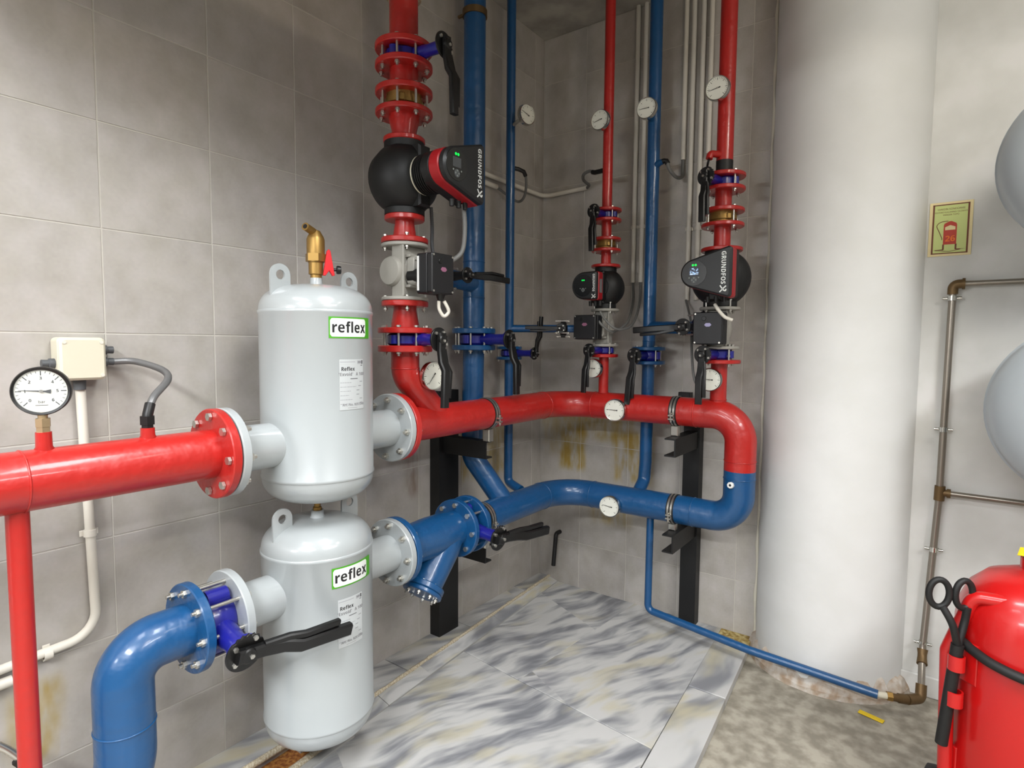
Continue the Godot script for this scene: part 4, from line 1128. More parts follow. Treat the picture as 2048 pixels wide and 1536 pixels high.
	butterfly("dark blue valve on the branch to the right-hand actuator, lever pointing left", Vector3(0.868, 1.276, 0.194), Vector3(0.955, 0, 0.296), Vector3(-0.1, 0, 1), Vector3(-1, -0.06, 0), 0.068, 0.032, 0.150, 0.19, 4, 0.012, M.navy)
	var b3 := thing("bypass_pipe", "short blue pipe between dark blue valve and right-hand three-way valve", "pipe", Vector3(0.89, 1.276, 0.2))
	part(b3, "pipe", straight(Vector3(0.885, 1.276, 0.199), Vector3(0.94, 1.27, 0.216), 0.0255, 24), M.blue)
	flange(b3, Vector3(0.891, 1.276, 0.201), Vector3(0.955, 0, 0.296), 0.066, 0.012, M.navy)
	# right red riser on the back wall
	var R := func(y: float) -> Vector3: return Vector3(0.951, y, ZB)
	butterfly("royal blue valve at the foot of the right-hand red riser", R.call(1.1745), U, Vector3(-0.10, 0, 1), Vector3(0.0, -1, 0), 0.076, 0.038, 0.140, 0.180, 4, 0.014)
	three_way("pale grey three-way valve in the right-hand red riser", R.call(1.2735), Z, 0.074, 0.158, 0.80, false)
	pump("black circulator pump with lit display in the right-hand red riser", R.call(1.462), Z, 0.98, 0.106, 0.205, 0.012, 2)
	spool("short red pipe above the pump with the lit display", R.call(1.560), R.call(1.664), 0.0302, 0.0302, 0.075, 0.077, 0.014, M.red)
	check_valve("brass check valve in the right-hand red riser", R.call(1.684), 0.077, 0.040, 4, 0.014)
	spool("short red pipe above the brass check valve of the right-hand riser", R.call(1.704), R.call(1.796), 0.0302, 0.0302, 0.077, 0.077, 0.014, M.red)
	butterfly("royal blue valve high in the right-hand red riser", R.call(1.8135), U, Vector3(-0.18, 0, 1), Vector3(0.02, -1, 0), 0.077, 0.035, 0.135, 0.165, 4, 0.014)
	var r3 := thing("red_riser", "red pipe with a black taped foot rising beside the white column", "pipe", R.call(1.831))
	part(r3, "pipe", straight(R.call(1.831), R.call(CEIL), 0.0300, 30), M.red)
	part(r3, "black_tape", straight(R.call(1.846), R.call(1.895), 0.0305, 30), M.castblack)
	flange(r3, R.call(1.838), U, 0.077, 0.014, M.red)
	part(r3, "sensor_stub", tube(fillet([Vector3(0.945, 1.915, 0.235), Vector3(0.915, 1.915, 0.275), Vector3(0.912, 1.895, 0.28)], 0.012, 6), 0.0125, 18), M.red)
	# actuators
	actuator("black actuator box with white side label on the large three-way valve", Vector3(0.412, 1.412, 1.208), X, 0.096, 0.118, 0.062, 0.075, M.pink)
	actuator("black actuator box under the small circulator pump", Vector3(0.436, 1.280, 0.315), Z, 0.104, 0.102, 0.060, 0.05, M.pink)
	actuator("black actuator box under the pump with the lit display", Vector3(0.950, 1.270, 0.330), Z, 0.106, 0.118, 0.062, 0.05, M.lilac)
	var wl := get_node("valve_actuator") as Node3D
	part(wl, "white_side_label", box(0.007, 0.100, 0.003, 0.0005), M.white, Transform3D(Basis.IDENTITY, Vector3(0.388, 1.412, 1.2565)))
	part(wl, "cable_gland", lathe([Vector2(0, 0), Vector2(0.015, 0), Vector2(0.008, -0.02), Vector2(0, -0.02)], 14), M.black, along(Vector3(0.415, 1.354, 1.19), U))

# ------------------------------------------------------------------ supports, dials, conduits
func channel(h: float, w: float, t: float) -> PackedVector2Array:   # C outline, web on +x side
	return PackedVector2Array([Vector2(w / 2, -h / 2), Vector2(w / 2, h / 2), Vector2(-w / 2, h / 2), Vector2(-w / 2, h / 2 - t), Vector2(w / 2 - t, h / 2 - t), Vector2(w / 2 - t, -h / 2 + t), Vector2(-w / 2, -h / 2 + t), Vector2(-w / 2, -h / 2)])

func clamp_ring(label: String, at: Vector3, axis: Vector3, low: float) -> void:
	var o := thing("pipe_clamp", label, "clamp", Vector3(at.x, low, at.z), "zinc pipe clamps on the brackets")
	var xf := along(at, axis, Vector3.UP)
	for s in [-1, 1]:
		part(o, "band", lathe([Vector2(RP, -0.0035), Vector2(RP + 0.0035, -0.0035), Vector2(RP + 0.0035, 0.0035), Vector2(RP, 0.0035)], 40), M.zinc, Transform3D(xf.basis, at + axis.normalized() * s * 0.0065))
	part(o, "liner", lathe([Vector2(RP - 0.001, -0.015), Vector2(RP + 0.0018, -0.015), Vector2(RP + 0.0018, 0.015), Vector2(RP - 0.001, 0.015)], 40), M.rubber, xf)
	var side := axis.normalized().cross(Vector3.UP)
	if side.dot(Vector3(1, 0, 1)) < 0: side = -side
	var e := at + side * (RP + 0.006) - Vector3(0, 0.012, 0)
	part(o, "ear", box(0.022, 0.006, 0.018, 0.001), M.zinc, facing(e, side))
	part(o, "ear", box(0.022, 0.006, 0.018, 0.001), M.zinc, facing(e - Vector3(0, 0.014, 0), side))
	part(o, "screw", bolt_mesh(0.005, 0.026), M.zinc, along(e + side * 0.004 - Vector3(0, 0.006, 0), Vector3.UP))
	var hgt := at.y - RP - low
	part(o, "foot", box(0.030, hgt, 0.030, 0.003), M.zinc, Transform3D(Basis(Vector3.UP, 0.0), Vector3(at.x, low + hgt / 2, at.z) + side * 0.012))
	part(o, "foot_nut", hexmesh(0.012, 0.010), M.zinc, along(Vector3(at.x, low + 0.006, at.z) + side * 0.012, Vector3.UP))

func supports() -> void:
	var o := thing("wall_bracket", "black steel channel bracket on the left wall under the headers", "bracket", Vector3(0.02, 0.02, 0.75))
	part(o, "post", prism(channel(0.115, 0.05, 0.006), 1.0, 0.0), M.blacksteel, Transform3D(Basis(Vector3(1, 0, 0), Vector3(0, 0, -1), Vector3(0, 1, 0)), Vector3(0.026, 0.52, 0.75)))
	for y in [0.806, 0.403]:
		part(o, "arm", prism(channel(0.068, 0.038, 0.006), 0.235, 0.0), M.blacksteel, Transform3D(Basis(Vector3(0, 0, 1), Vector3(0, 1, 0), Vector3(-1, 0, 0)), Vector3(0.150, y, 0.765)))
	o = thing("wall_bracket", "dark steel channel bracket on the back wall beside the column", "bracket", Vector3(0.805, 0.0, 0.03))
	part(o, "post", prism(channel(0.070, 0.05, 0.006), 0.98, 0.0), M.blacksteel, Transform3D(Basis(Vector3(0, 0, 1), Vector3(1, 0, 0), Vector3(0, 1, 0)), Vector3(0.800, 0.49, 0.026)))
	part(o, "post_plate", box(0.05, 0.05, 0.04, 0.002), M.blacksteel, Transform3D(Basis.IDENTITY, Vector3(0.775, 0.985, 0.07)))
	for y in [0.810, 0.428]:
		part(o, "arm", prism(channel(0.072, 0.045, 0.006), 0.27, 0.0), M.blacksteel, Transform3D(Basis.IDENTITY, Vector3(0.805, y, 0.178)))
	clamp_ring("zinc clamp round the red header on the left wall bracket", Vector3(XL, YR, 0.775), Vector3(0, 0, 1), 0.841)
	clamp_ring("zinc clamp round the blue header on the left wall bracket", Vector3(XL, YB, 0.795), Vector3(0, 0, 1), 0.438)
	clamp_ring("zinc clamp round the red header on the back wall bracket", Vector3(0.795, YR, ZB), Vector3(1, 0, 0), 0.847)
	clamp_ring("zinc clamp round the blue header on the back wall bracket", Vector3(0.795, YB, ZB), Vector3(1, 0, 0), 0.465)

func dials() -> void:
	var X := Vector3(1, 0, 0); var Z := Vector3(0, 0, 1)
	var dn := PI + 0.05
	gauge("round thermometer on the thin blue riser in the corner", Vector3(0.215, 2.148, 0.46), Vector3(1, 0, 0.25), 0.042, Vector3(0.12, 2.125, 0.44), PI - 0.35)
	gauge("round thermometer on the slim red riser near the ceiling", Vector3(0.462, 2.128, 0.285), Vector3(-0.05, 0, 1), 0.042, Vector3(0.467, 2.13, ZB), PI + 0.2)
	gauge("round thermometer on the blue riser beside the two white conduits", Vector3(0.628, 2.165, 0.20), Z, 0.043, Vector3(0.627, 2.165, 0.12), PI + 0.0)
	gauge("round thermometer on the right-hand red riser near the ceiling", Vector3(0.940, 2.135, 0.295), Vector3(-0.04, 0, 1), 0.044, Vector3(0.951, 2.135, ZB), PI + 0.15)
	gauge("round thermometer behind the lever at the foot of the slim red riser", Vector3(0.450, 1.107, 0.285), Z, 0.041, Vector3(0.466, 1.105, ZB), PI - 0.05)
	gauge("round thermometer behind the lever at the foot of the right-hand red riser", Vector3(0.942, 1.080, 0.285), Vector3(0.1, 0, 1), 0.044, Vector3(0.955, 1.08, ZB), PI - 0.05)
	gauge("round thermometer behind the lever on the slanting red branch", Vector3(0.320, 1.103, 1.125), Vector3(1, 0, 0.1), 0.046, Vector3(XL, 1.07, 1.135), PI + 0.9)
	gauge("round thermometer on the front of the red header", Vector3(0.560, 0.938, 0.295), Vector3(0.08, 0, 1), 0.046, Vector3(0.56, YR, ZB), PI - 0.05)
	gauge("round thermometer on the front of the blue header", Vector3(0.545, 0.530, 0.295), Vector3(0.08, 0, 1), 0.045, Vector3(0.545, YB, ZB), PI - 0.15)
	# the black-rimmed pressure gauge
	var at := Vector3(XL, 1.112, 2.123)
	var fc := Vector3(1.369, 0.02, 0.55).normalized()
	var o := thing("pressure_gauge", "large black-rimmed pressure gauge on the thick red supply pipe", "gauge", Vector3(XL, 1.03, 2.123))
	var r := 0.046
	var up := along(at, fc); var xf := facing(at, fc)
	part(o, "case", lathe([Vector2(0, -0.022), Vector2(r * 0.94, -0.022), Vector2(r, -0.018), Vector2(r, 0.006), Vector2(r * 0.96, 0.010), Vector2(r * 0.88, 0.008), Vector2(r * 0.87, 0.003), Vector2(0, 0.003)], 48), M.black, up)
	var d := part(o, "dial", lathe([Vector2(r * 0.87, 0.0032), Vector2(r * 0.87, 0.004), Vector2(0, 0.004)], 48), M.dial, up)
	part(d, "scale", cache["dialticks"], M.ink, Transform3D(xf.basis.scaled_local(Vector3(r, r, 1)), xf * Vector3(0, 0, 0.0043)))
	for k in 7:
		var t := deg_to_rad(225.0 - 45.0 * k)
		part(d, "numeral", text_mesh(str(k), r * 0.17, true, 0.0003), M.ink, Transform3D(xf.basis, xf * Vector3(cos(t) * r * 0.53, sin(t) * r * 0.53, 0.0044)))
	part(d, "unit", text_mesh("bar", r * 0.16, false, 0.0003), M.ink, Transform3D(xf.basis, xf * Vector3(0, -r * 0.44, 0.0044)))
	part(d, "underline", box(r * 0.42, r * 0.02, 0.0004, 0.0), M.ink, Transform3D(xf.basis, xf * Vector3(0, -r * 0.58, 0.0044)))
	part(o, "needle", prism(PackedVector2Array([Vector2(-r * 0.32, -r * 0.09), Vector2(-r * 0.12, -r * 0.03), Vector2(r * 0.74, -r * 0.006), Vector2(r * 0.74, r * 0.006), Vector2(-r * 0.12, r * 0.03), Vector2(-r * 0.32, r * 0.09)]), 0.0008), M.ink, Transform3D(Basis(xf.basis.z, PI - 0.07) * xf.basis, xf * Vector3(0, 0, 0.006)))
	part(o, "hub", lathe(disc(r * 0.07, 0.003, 0.0005), 14), M.zinc, along(xf * Vector3(0, 0, 0.0068), fc))
	part(o, "glass", lathe([Vector2(r * 0.87, 0.0078), Vector2(r * 0.87, 0.0088), Vector2(0, 0.0088)], 36), M.glass, up)
	part(o, "stem", straight(Vector3(XL, 1.05, 2.123), Vector3(XL, 1.072, 2.123), 0.008, 16), M.palebrass)
	part(o, "nut", hexmesh(0.0125, 0.016), M.palebrass, along(Vector3(XL, 1.052, 2.123), Vector3.UP))
	part(o, "nut", hexmesh(0.0115, 0.012), M.palebrass, along(Vector3(XL, 1.038, 2.123), Vector3.UP))

func conduit(label: String, pts: Array, r: float, rad: float, m: Material, clips: Array, group := "") -> Node3D:
	var o := thing("cable_conduit", label, "conduit", pts[0], group)
	part(o, "tube", tube(fillet(pts, rad, 8), r, 18), m)
	for c in clips:
		part(o, "clip", lathe([Vector2(r * 0.98, -0.008), Vector2(r * 1.25, -0.008), Vector2(r * 1.25, 0.008), Vector2(r * 0.98, 0.008)], 18), m, along(c[0], c[1]))
		part(o, "clip_tab", box(r * 3.6, 0.014, 0.004, 0.001), m, facing(c[0] - c[2] * r * 0.7, c[2], c[1]))
	return o

func hose(label: String, pts: Array, r: float, m: Material, ends: Material = null) -> Node3D:
	var o := thing("flexible_cable", label, "cable", pts[0])
	var path := spline(pts, 24)
	var rr := []
	for k in path.size(): rr.append(r * (1.0 if k % 2 == 0 else 0.90))
	part(o, "sheath", tube_r(path, rr, 14), m)
	if ends != null:
		var n := path.size()
		part(o, "end_sleeve", tube([path[n - 1], path[n - 12], path[n - 24], path[n - 34]], r * 1.45, 14), ends)
	return o

func cables() -> void:
	var Z := Vector3(0, 0, 1); var X := Vector3(1, 0, 0); var U := Vector3.UP
	var jb := thing("junction_box", "cream plastic junction box on the left tiled wall", "box", Vector3(0, 1.17, 1.985))
	var f := facing(Vector3(0.024, 1.166, 1.988), X)
	part(jb, "box", prism(rrect(0.092, 0.098, 0.010), 0.044, 0.003), M.cream, f)
	var lid := part(jb, "lid", prism(rrect(0.090, 0.096, 0.011), 0.012, 0.005), M.cream, f * Transform3D(Basis.IDENTITY, Vector3(0, 0, 0.027)))
	for q in [Vector2(-1, 1), Vector2(1, 1), Vector2(1, -1), Vector2(-1, -1)]: part(lid, "screw", prism(circle(0.004, 12), 0.002), M.pvc, f * Transform3D(Basis.IDENTITY, Vector3(q.x * 0.036, q.y * 0.038, 0.0335)))
	for q in [[Vector3(0.046, 0.020, 0), X], [Vector3(0.046, -0.008, 0), X], [Vector3(-0.046, -0.010, 0), -X]]:
		var d: Vector3 = f.basis * (q[1] as Vector3)
		part(jb, "gland", lathe([Vector2(0, 0), Vector2(0.0115, 0), Vector2(0.0115, 0.010), Vector2(0.0085, 0.012), Vector2(0.009, 0.024), Vector2(0, 0.024)], 10), M.gland, along(f * (q[0] as Vector3), d))
	part(jb, "gland", lathe([Vector2(0, 0), Vector2(0.013, 0), Vector2(0.012, 0.022), Vector2(0, 0.022)], 14), M.gland, along(f * Vector3(0, -0.05, 0), -U))
	var fx := hose("grey flexible conduit from the cream junction box to the red pipe", [Vector3(0.024, 1.158, 1.916), Vector3(0.05, 1.158, 1.880), Vector3(0.13, 1.14, 1.855), Vector3(0.20, 1.12, 1.872), Vector3(0.245, 1.085, 1.922), Vector3(XL, 1.05, 1.94), Vector3(XL, 1.022, 1.942)], 0.0082, M.flex)
	part(fx, "black_sleeve", tube([Vector3(0.252, 1.072, 1.932), Vector3(XL, 1.05, 1.941), Vector3(XL, 1.04, 1.942)], 0.0105, 16), M.black)
	part(fx, "sensor_nut", hexmesh(0.0155, 0.018), M.black, along(Vector3(XL, 1.038, 1.942), U))
	part(fx, "sensor_nut", hexmesh(0.0125, 0.012), M.black, along(Vector3(XL, 1.026, 1.942), U))
	conduit("white conduit dropping from the junction box and bending along the floor", [Vector3(0.018, 1.10, 1.985), Vector3(0.018, 0.505, 1.972), Vector3(0.018, 0.485, 2.30)], 0.0105, 0.06, M.pvc, [[Vector3(0.018, 0.752, 1.978), U, X], [Vector3(0.018, 0.494, 2.07), Z, X]])
	conduit("white conduit at the left edge beside the red leg", [Vector3(0.018, 0.462, 2.135), Vector3(0.018, 0.455, 2.42)], 0.012, 0.02, M.pvc, [])
	var bh := hose("braided metal hose hanging at the left edge", [Vector3(0.10, 0.55, 2.36), Vector3(0.13, 0.46, 2.26), Vector3(0.15, 0.40, 2.19), Vector3(0.16, 0.36, 2.16)], 0.0075, M.zinc)
	part(bh, "nut", hexmesh(0.013, 0.03), M.black, along(Vector3(0.162, 0.35, 2.155), Vector3(0.2, -0.9, -0.6)))
	# conduits on the back wall
	for k in 2:
		var x: float = [0.498, 0.535][k]
		conduit(["left one of two white conduits beside the slim red riser", "right one of two white conduits, next to the blue riser"][k], [Vector3(x, CEIL, 0.013), Vector3(x, 1.488, 0.013)], 0.0098, 0.02, M.pvc, [[Vector3(x, 1.735, 0.013), U, Z]])
	var names := ["shortest white conduit right of the blue riser", "second white conduit right of the blue riser", "third white conduit right of the blue riser", "white conduit beside the right-hand red riser"]
	for k in 4:
		var x: float = [0.715, 0.748, 0.787, 0.821][k]
		conduit(names[k], [Vector3(x, CEIL, 0.013), Vector3(x, [1.993, 1.40, 1.40, 2.0][k], 0.013)], 0.0098, 0.02, M.pvc, [[Vector3(x, 1.70, 0.013), U, Z]] if k in [1, 2] else [])
	conduit("white conduit running level round the room corner", [Vector3(0.016, 1.940, 0.95), Vector3(0.016, 1.936, 0.016), Vector3(0.256, 1.944, 0.016)], 0.0098, 0.05, M.pvc, [[Vector3(0.016, 1.938, 0.30), Z, X]])
	conduit("short white conduit stub under the level conduit on the left wall", [Vector3(0.016, 1.905, 0.95), Vector3(0.016, 1.900, 0.40)], 0.0098, 0.02, M.pvc, [])
	hose("grey cable looping from the conduit stub to the thin blue riser", [Vector3(0.016, 1.899, 0.40), Vector3(0.03, 1.875, 0.34), Vector3(0.06, 1.850, 0.30), Vector3(0.10, 1.862, 0.31), Vector3(0.14, 1.905, 0.35), Vector3(0.155, 1.945, 0.39), Vector3(0.13, 1.955, 0.43)], 0.006, M.greycable, M.black)
	hose("grey cable from the level conduit to the slim red riser", [Vector3(0.256, 1.944, 0.016), Vector3(0.285, 1.945, 0.05), Vector3(0.285, 1.955, 0.10), Vector3(0.33, 1.955, 0.18), Vector3(0.37, 1.958, 0.20), Vector3(0.40, 1.945, 0.21), Vector3(0.455, 1.945, 0.22)], 0.007, M.greycable, M.black)
	hose("grey flexible cable from the shortest conduit to the blue riser", [Vector3(0.715, 1.995, 0.013), Vector3(0.716, 1.95, 0.016), Vector3(0.722, 1.915, 0.04), Vector3(0.715, 1.905, 0.09), Vector3(0.70, 1.93, 0.125), Vector3(0.69, 1.962, 0.132), Vector3(0.672, 1.964, 0.132)], 0.0075, M.greycable, M.black)
	hose("black cable from the red sensor stub beside the column", [Vector3(0.912, 1.895, 0.28), Vector3(0.90, 1.872, 0.26), Vector3(0.875, 1.855, 0.16), Vector3(0.83, 1.85, 0.02)], 0.0042, M.black)
	hose("grey cable hanging from the left conduit down to the small actuator", [Vector3(0.498, 1.488, 0.013), Vector3(0.505, 1.42, 0.02), Vector3(0.515, 1.36, 0.06), Vector3(0.54, 1.30, 0.16), Vector3(0.525, 1.262, 0.26), Vector3(0.50, 1.285, 0.30), Vector3(0.485, 1.305, 0.31)], 0.0055, M.greycable)
	hose("grey cable hanging from the right conduit down to the small pump", [Vector3(0.535, 1.488, 0.013), Vector3(0.54, 1.42, 0.025), Vector3(0.56, 1.34, 0.10), Vector3(0.575, 1.285, 0.20), Vector3(0.55, 1.272, 0.27), Vector3(0.515, 1.305, 0.30), Vector3(0.495, 1.345, 0.32)], 0.0055, M.greycable)
	hose("grey cable loop hanging under the right-hand actuator", [Vector3(0.748, 1.40, 0.02), Vector3(0.80, 1.30, 0.10), Vector3(0.84, 1.20, 0.20), Vector3(0.865, 1.11, 0.25), Vector3(0.885, 1.065, 0.27), Vector3(0.905, 1.10, 0.29), Vector3(0.92, 1.16, 0.31), Vector3(0.925, 1.215, 0.325)], 0.0052, M.greycable)
	hose("pale grey cable end sticking out under the pump with the lit display", [Vector3(0.975, 1.355, 0.36), Vector3(0.99, 1.335, 0.37), Vector3(1.01, 1.31, 0.36), Vector3(1.035, 1.298, 0.35)], 0.0065, M.pvc)
	hose("grey cable curving from the large pump down to its actuator", [Vector3(0.44, 1.63, 1.115), Vector3(0.44, 1.56, 1.108), Vector3(0.435, 1.49, 1.115), Vector3(0.42, 1.455, 1.150)], 0.0075, M.greycable)
	hose("dark cable pair hanging behind the large pump", [Vector3(0.30, 1.64, 1.11), Vector3(0.285, 1.58, 1.09), Vector3(0.285, 1.52, 1.09), Vector3(0.31, 1.45, 1.10)], 0.006, M.gland)
	hose("white cable loop under the large actuator", [Vector3(0.413, 1.335, 1.195), Vector3(0.412, 1.31, 1.192), Vector3(0.418, 1.290, 1.178), Vector3(0.428, 1.305, 1.168), Vector3(0.422, 1.335, 1.182)], 0.0055, M.pvc)
	var sw := thing("junction_box", "small cream box on the left wall behind the large pump", "box", Vector3(0, 1.83, 0.93))
	part(sw, "box", prism(rrect(0.07, 0.07, 0.008), 0.036, 0.003), M.cream, facing(Vector3(0.019, 1.835, 0.925), X))
	part(sw, "gland", lathe(disc(0.011, 0.022, 0.002), 12), M.gland, along(Vector3(0.019, 1.88, 0.925), U))
	var st := thing("pipe_stub", "black pipe stub hanging on the back wall near the corner floor", "pipe", Vector3(0.12, 0.10, 0.03))
	part(st, "pipe", tube(fillet([Vector3(0.125, 0.262, -0.005), Vector3(0.125, 0.262, 0.038), Vector3(0.118, 0.100, 0.048)], 0.014, 6), 0.0105, 16), M.blacksteel)

# ------------------------------------------------------------------ drain, steel pipe, poster, vessels, extinguisher
func right_side() -> void:
	var U := Vector3.UP; var X := Vector3(1, 0, 0); var Z := Vector3(0, 0, 1)
	var dp := thing("drain_pipe", "thin blue drain pipe dropping to the floor and crossing the column", "pipe", Vector3(0.684, 0.05, 0.2))
	part(dp, "pipe", tube(fillet([Vector3(0.686, YB - 0.04, 0.20), Vector3(0.684, 0.088, 0.20), Vector3(1.11, 0.062, 0.236), Vector3(1.52, 0.047, 0.245)], 0.028, 8), 0.0150, 24), M.blue)
	var br := thing("brass_fitting", "chain of brass fittings at the end of the blue drain pipe", "fitting", Vector3(1.55, 0.03, 0.22))
	part(br, "nipple", tube([Vector3(1.515, 0.047, 0.245), Vector3(1.545, 0.047, 0.235)], 0.0105, 16), M.cream)
	part(br, "nut", hexmesh(0.015, 0.016), M.brass, along(Vector3(1.552, 0.047, 0.232), Vector3(1, 0, -0.35)))
	part(br, "union", tube_r([Vector3(1.558, 0.046, 0.230), Vector3(1.575, 0.044, 0.222), Vector3(1.576, 0.044, 0.2215), Vector3(1.60, 0.040, 0.205)], [0.0125, 0.0125, 0.0155, 0.0155], 14), M.oldbrass)
	part(br, "elbow", tube(fillet([Vector3(1.60, 0.040, 0.205), Vector3(1.636, 0.034, 0.16), Vector3(1.636, 0.075, 0.14)], 0.02, 6), 0.0165, 16), M.oldbrass)
	part(br, "yellow_tag", box(0.075, 0.003, 0.020, 0.0005), M.yellow, Transform3D(Basis(U, -0.25), Vector3(1.505, -0.026, 0.262)))
	var sp := thing("steel_pipe", "upright steel water pipe clamped to the white wall", "pipe", Vector3(1.636, 0.07, 0.1))
	part(sp, "pipe", tube([Vector3(1.636, 0.07, 0.142), Vector3(1.634, 0.125, 0.06), Vector3(1.634, 0.17, 0.036), Vector3(1.655, 0.70, 0.032), Vector3(1.659, 1.395, 0.032)], 0.0108, 20), M.steel)
	part(sp, "coupling", tube_r([Vector3(1.6345, 0.115, 0.075), Vector3(1.634, 0.13, 0.055), Vector3(1.634, 0.14, 0.050), Vector3(1.634, 0.155, 0.043)], [0.0165, 0.014, 0.014, 0.0165], 16), M.oldbrass)
	var tee := part(sp, "tee", straight(Vector3(1.655, 0.685, 0.032), Vector3(1.656, 0.735, 0.032), 0.0155, 18), M.oldbrass)
	part(tee, "tee_outlet", tube_r([Vector3(1.656, 0.712, 0.032), Vector3(1.675, 0.712, 0.032), Vector3(1.676, 0.712, 0.032), Vector3(1.686, 0.712, 0.032)], [0.012, 0.012, 0.0155, 0.0155], 16), M.oldbrass)
	part(sp, "elbow", tube(fillet([Vector3(1.659, 1.385, 0.032), Vector3(1.659, 1.418, 0.032), Vector3(1.688, 1.419, 0.032)], 0.016, 6), 0.0150, 16), M.oldbrass)
	part(sp, "elbow_rim", straight(Vector3(1.683, 1.419, 0.032), Vector3(1.691, 1.419, 0.032), 0.0185, 16), M.oldbrass)
	part(sp, "side_run", straight(Vector3(1.69, 1.419, 0.032), Vector3(2.6, 1.419, 0.032), 0.0092, 18), M.steel)
	part(sp, "side_run", straight(Vector3(1.68, 0.712, 0.032), Vector3(2.6, 0.708, 0.032), 0.0092, 18), M.steel)
	for q in [[1.6585, 1.372], [1.656, 0.930], [1.6485, 0.512], [1.634, 0.172]]:
		var c := part(sp, "pipe_clip", lathe([Vector2(0.0108, -0.008), Vector2(0.0135, -0.008), Vector2(0.0135, 0.008), Vector2(0.0108, 0.008)], 18), M.chrome, along(Vector3(q[0], q[1], 0.033), U))
		for s in [-1, 1]:
			part(c, "clip_screw", straight(Vector3(q[0] + s * 0.012, q[1], 0.033), Vector3(q[0] + s * 0.026, q[1], 0.033), 0.0052, 12), M.chrome)
		part(c, "clip_stud", straight(Vector3(q[0], q[1], 0.0), Vector3(q[0], q[1], 0.022), 0.004, 10), M.chrome)
	# notice
	var po := thing("wall_notice", "cream notice with a red extinguisher picture on the white wall", "notice", Vector3(1.643, 1.6, 0.001))
	var f := facing(Vector3(1.6425, 1.6075, 0.002), Z)
	part(po, "sheet", box(0.118, 0.180, 0.003, 0.0005), M.noticecream, f)
	part(po, "green_field", box(0.094, 0.160, 0.0006, 0.0001), M.noticegreen, f * Transform3D(Basis.IDENTITY, Vector3(0, 0, 0.0017)))
	for s in [-1, 1]:
		part(po, "border", box(0.005, 0.166, 0.0008, 0.0001), M.noticebrown, f * Transform3D(Basis.IDENTITY, Vector3(s * 0.0475, 0, 0.002)))
		part(po, "border", box(0.100, 0.0035, 0.0008, 0.0001), M.noticebrown, f * Transform3D(Basis.IDENTITY, Vector3(0, s * 0.081, 0.002)))
	for q in [[0.066, "YANGIN SÖNDÜRME", 0.0082], [0.056, "SİSTEMİ KULLANMA TALİMATI", 0.0066], [0.047, "YANGIN TÜPÜ", 0.0070]]:
		part(po, "lettering", text_mesh(q[1], q[2], false, 0.0003), M.noticebrown, f * Transform3D(Basis.IDENTITY, Vector3(0, q[0], 0.0022)))
	part(po, "cylinder_print", prism(PackedVector2Array([Vector2(-0.018, -0.046), Vector2(0.018, -0.046), Vector2(0.018, 0.018), Vector2(0.016, 0.024), Vector2(0.003, 0.031), Vector2(-0.003, 0.031), Vector2(-0.016, 0.024), Vector2(-0.018, 0.018)]), 0.0006), M.noticered, f * Transform3D(Basis.IDENTITY, Vector3(0, -0.006, 0.0022)))
	part(po, "band_print", prism(PackedVector2Array([Vector2(-0.014, -0.004), Vector2(0.014, -0.004), Vector2(0.014, 0.006), Vector2(0, 0.012), Vector2(-0.014, 0.006)]), 0.0004), M.noticecream, f * Transform3D(Basis.IDENTITY, Vector3(0, 0.0, 0.0028)))
	part(po, "number", text_mesh("26", 0.026, true, 0.0003), M.orange, f * Transform3D(Basis.IDENTITY, Vector3(0.001, -0.033, 0.0030)))
	for s in [-1, 1]:
		part(po, "leg_print", box(0.005, 0.018, 0.0005, 0.0001), M.noticebrown, f * Transform3D(Basis.IDENTITY, Vector3(s * 0.017, -0.060, 0.0022)))
		part(po, "foot_print", prism(PackedVector2Array([Vector2(-0.014, -0.0018), Vector2(0.014, 0.0), Vector2(-0.014, 0.0018)]) if s > 0 else PackedVector2Array([Vector2(-0.014, 0.0), Vector2(0.014, -0.0018), Vector2(0.014, 0.0018)]), 0.0005), M.noticebrown, f * Transform3D(Basis.IDENTITY, Vector3(s * 0.030, -0.069, 0.0022)))
	part(po, "hose_print", sweep(spline([Vector3(-0.006, 0.026, 0), Vector3(-0.026, 0.024, 0), Vector3(-0.037, 0.012, 0), Vector3(-0.030, -0.008, 0), Vector3(-0.022, -0.030, 0), Vector3(-0.022, -0.036, 0)], 6), 0.0022, 0.0004, Z), M.noticebrown, f * Transform3D(Basis.IDENTITY, Vector3(0, 0, 0.0022)))
	part(po, "floor_print", sweep([Vector3(-0.040, -0.070, 0), Vector3(0, -0.076, 0), Vector3(0.030, -0.070, 0)], 0.0018, 0.0004, Z), M.noticebrown, f * Transform3D(Basis.IDENTITY, Vector3(0, 0, 0.0022)))
	# grey expansion vessels at the right edge
	for k in 2:
		var c: Vector3 = [Vector3(1.975, 1.712, 0.33), Vector3(1.998, 1.040, 0.33)][k]
		var R: float = [0.240, 0.255][k]
		var v := thing("expansion_vessel", ["upper round grey expansion vessel on the white wall", "lower round grey expansion vessel on the white wall"][k], "vessel", Vector3(c.x, c.y - R, 0.2))
		var p := [Vector2(0, -0.20), Vector2(R * 0.70, -0.17), Vector2(R * 0.94, -0.12), Vector2(R * 0.985, -0.06), Vector2(R * 0.985, 0.0), Vector2(R, 0.002), Vector2(R, 0.020), Vector2(R * 0.985, 0.022)]
		for i in 12:
			var t := PI / 2 * i / 11.0
			p.append(Vector2(R * 0.975 * cos(t), 0.026 + 0.10 * sin(t)))
		part(v, "shell", lathe(p, 64, 0.6), M.vessel, along(c, Vector3(-0.12, 0, 1)))
		part(v, "wall_mount", straight(Vector3(c.x, c.y, 0.0), Vector3(c.x, c.y, 0.2), 0.04, 18), M.blacksteel)

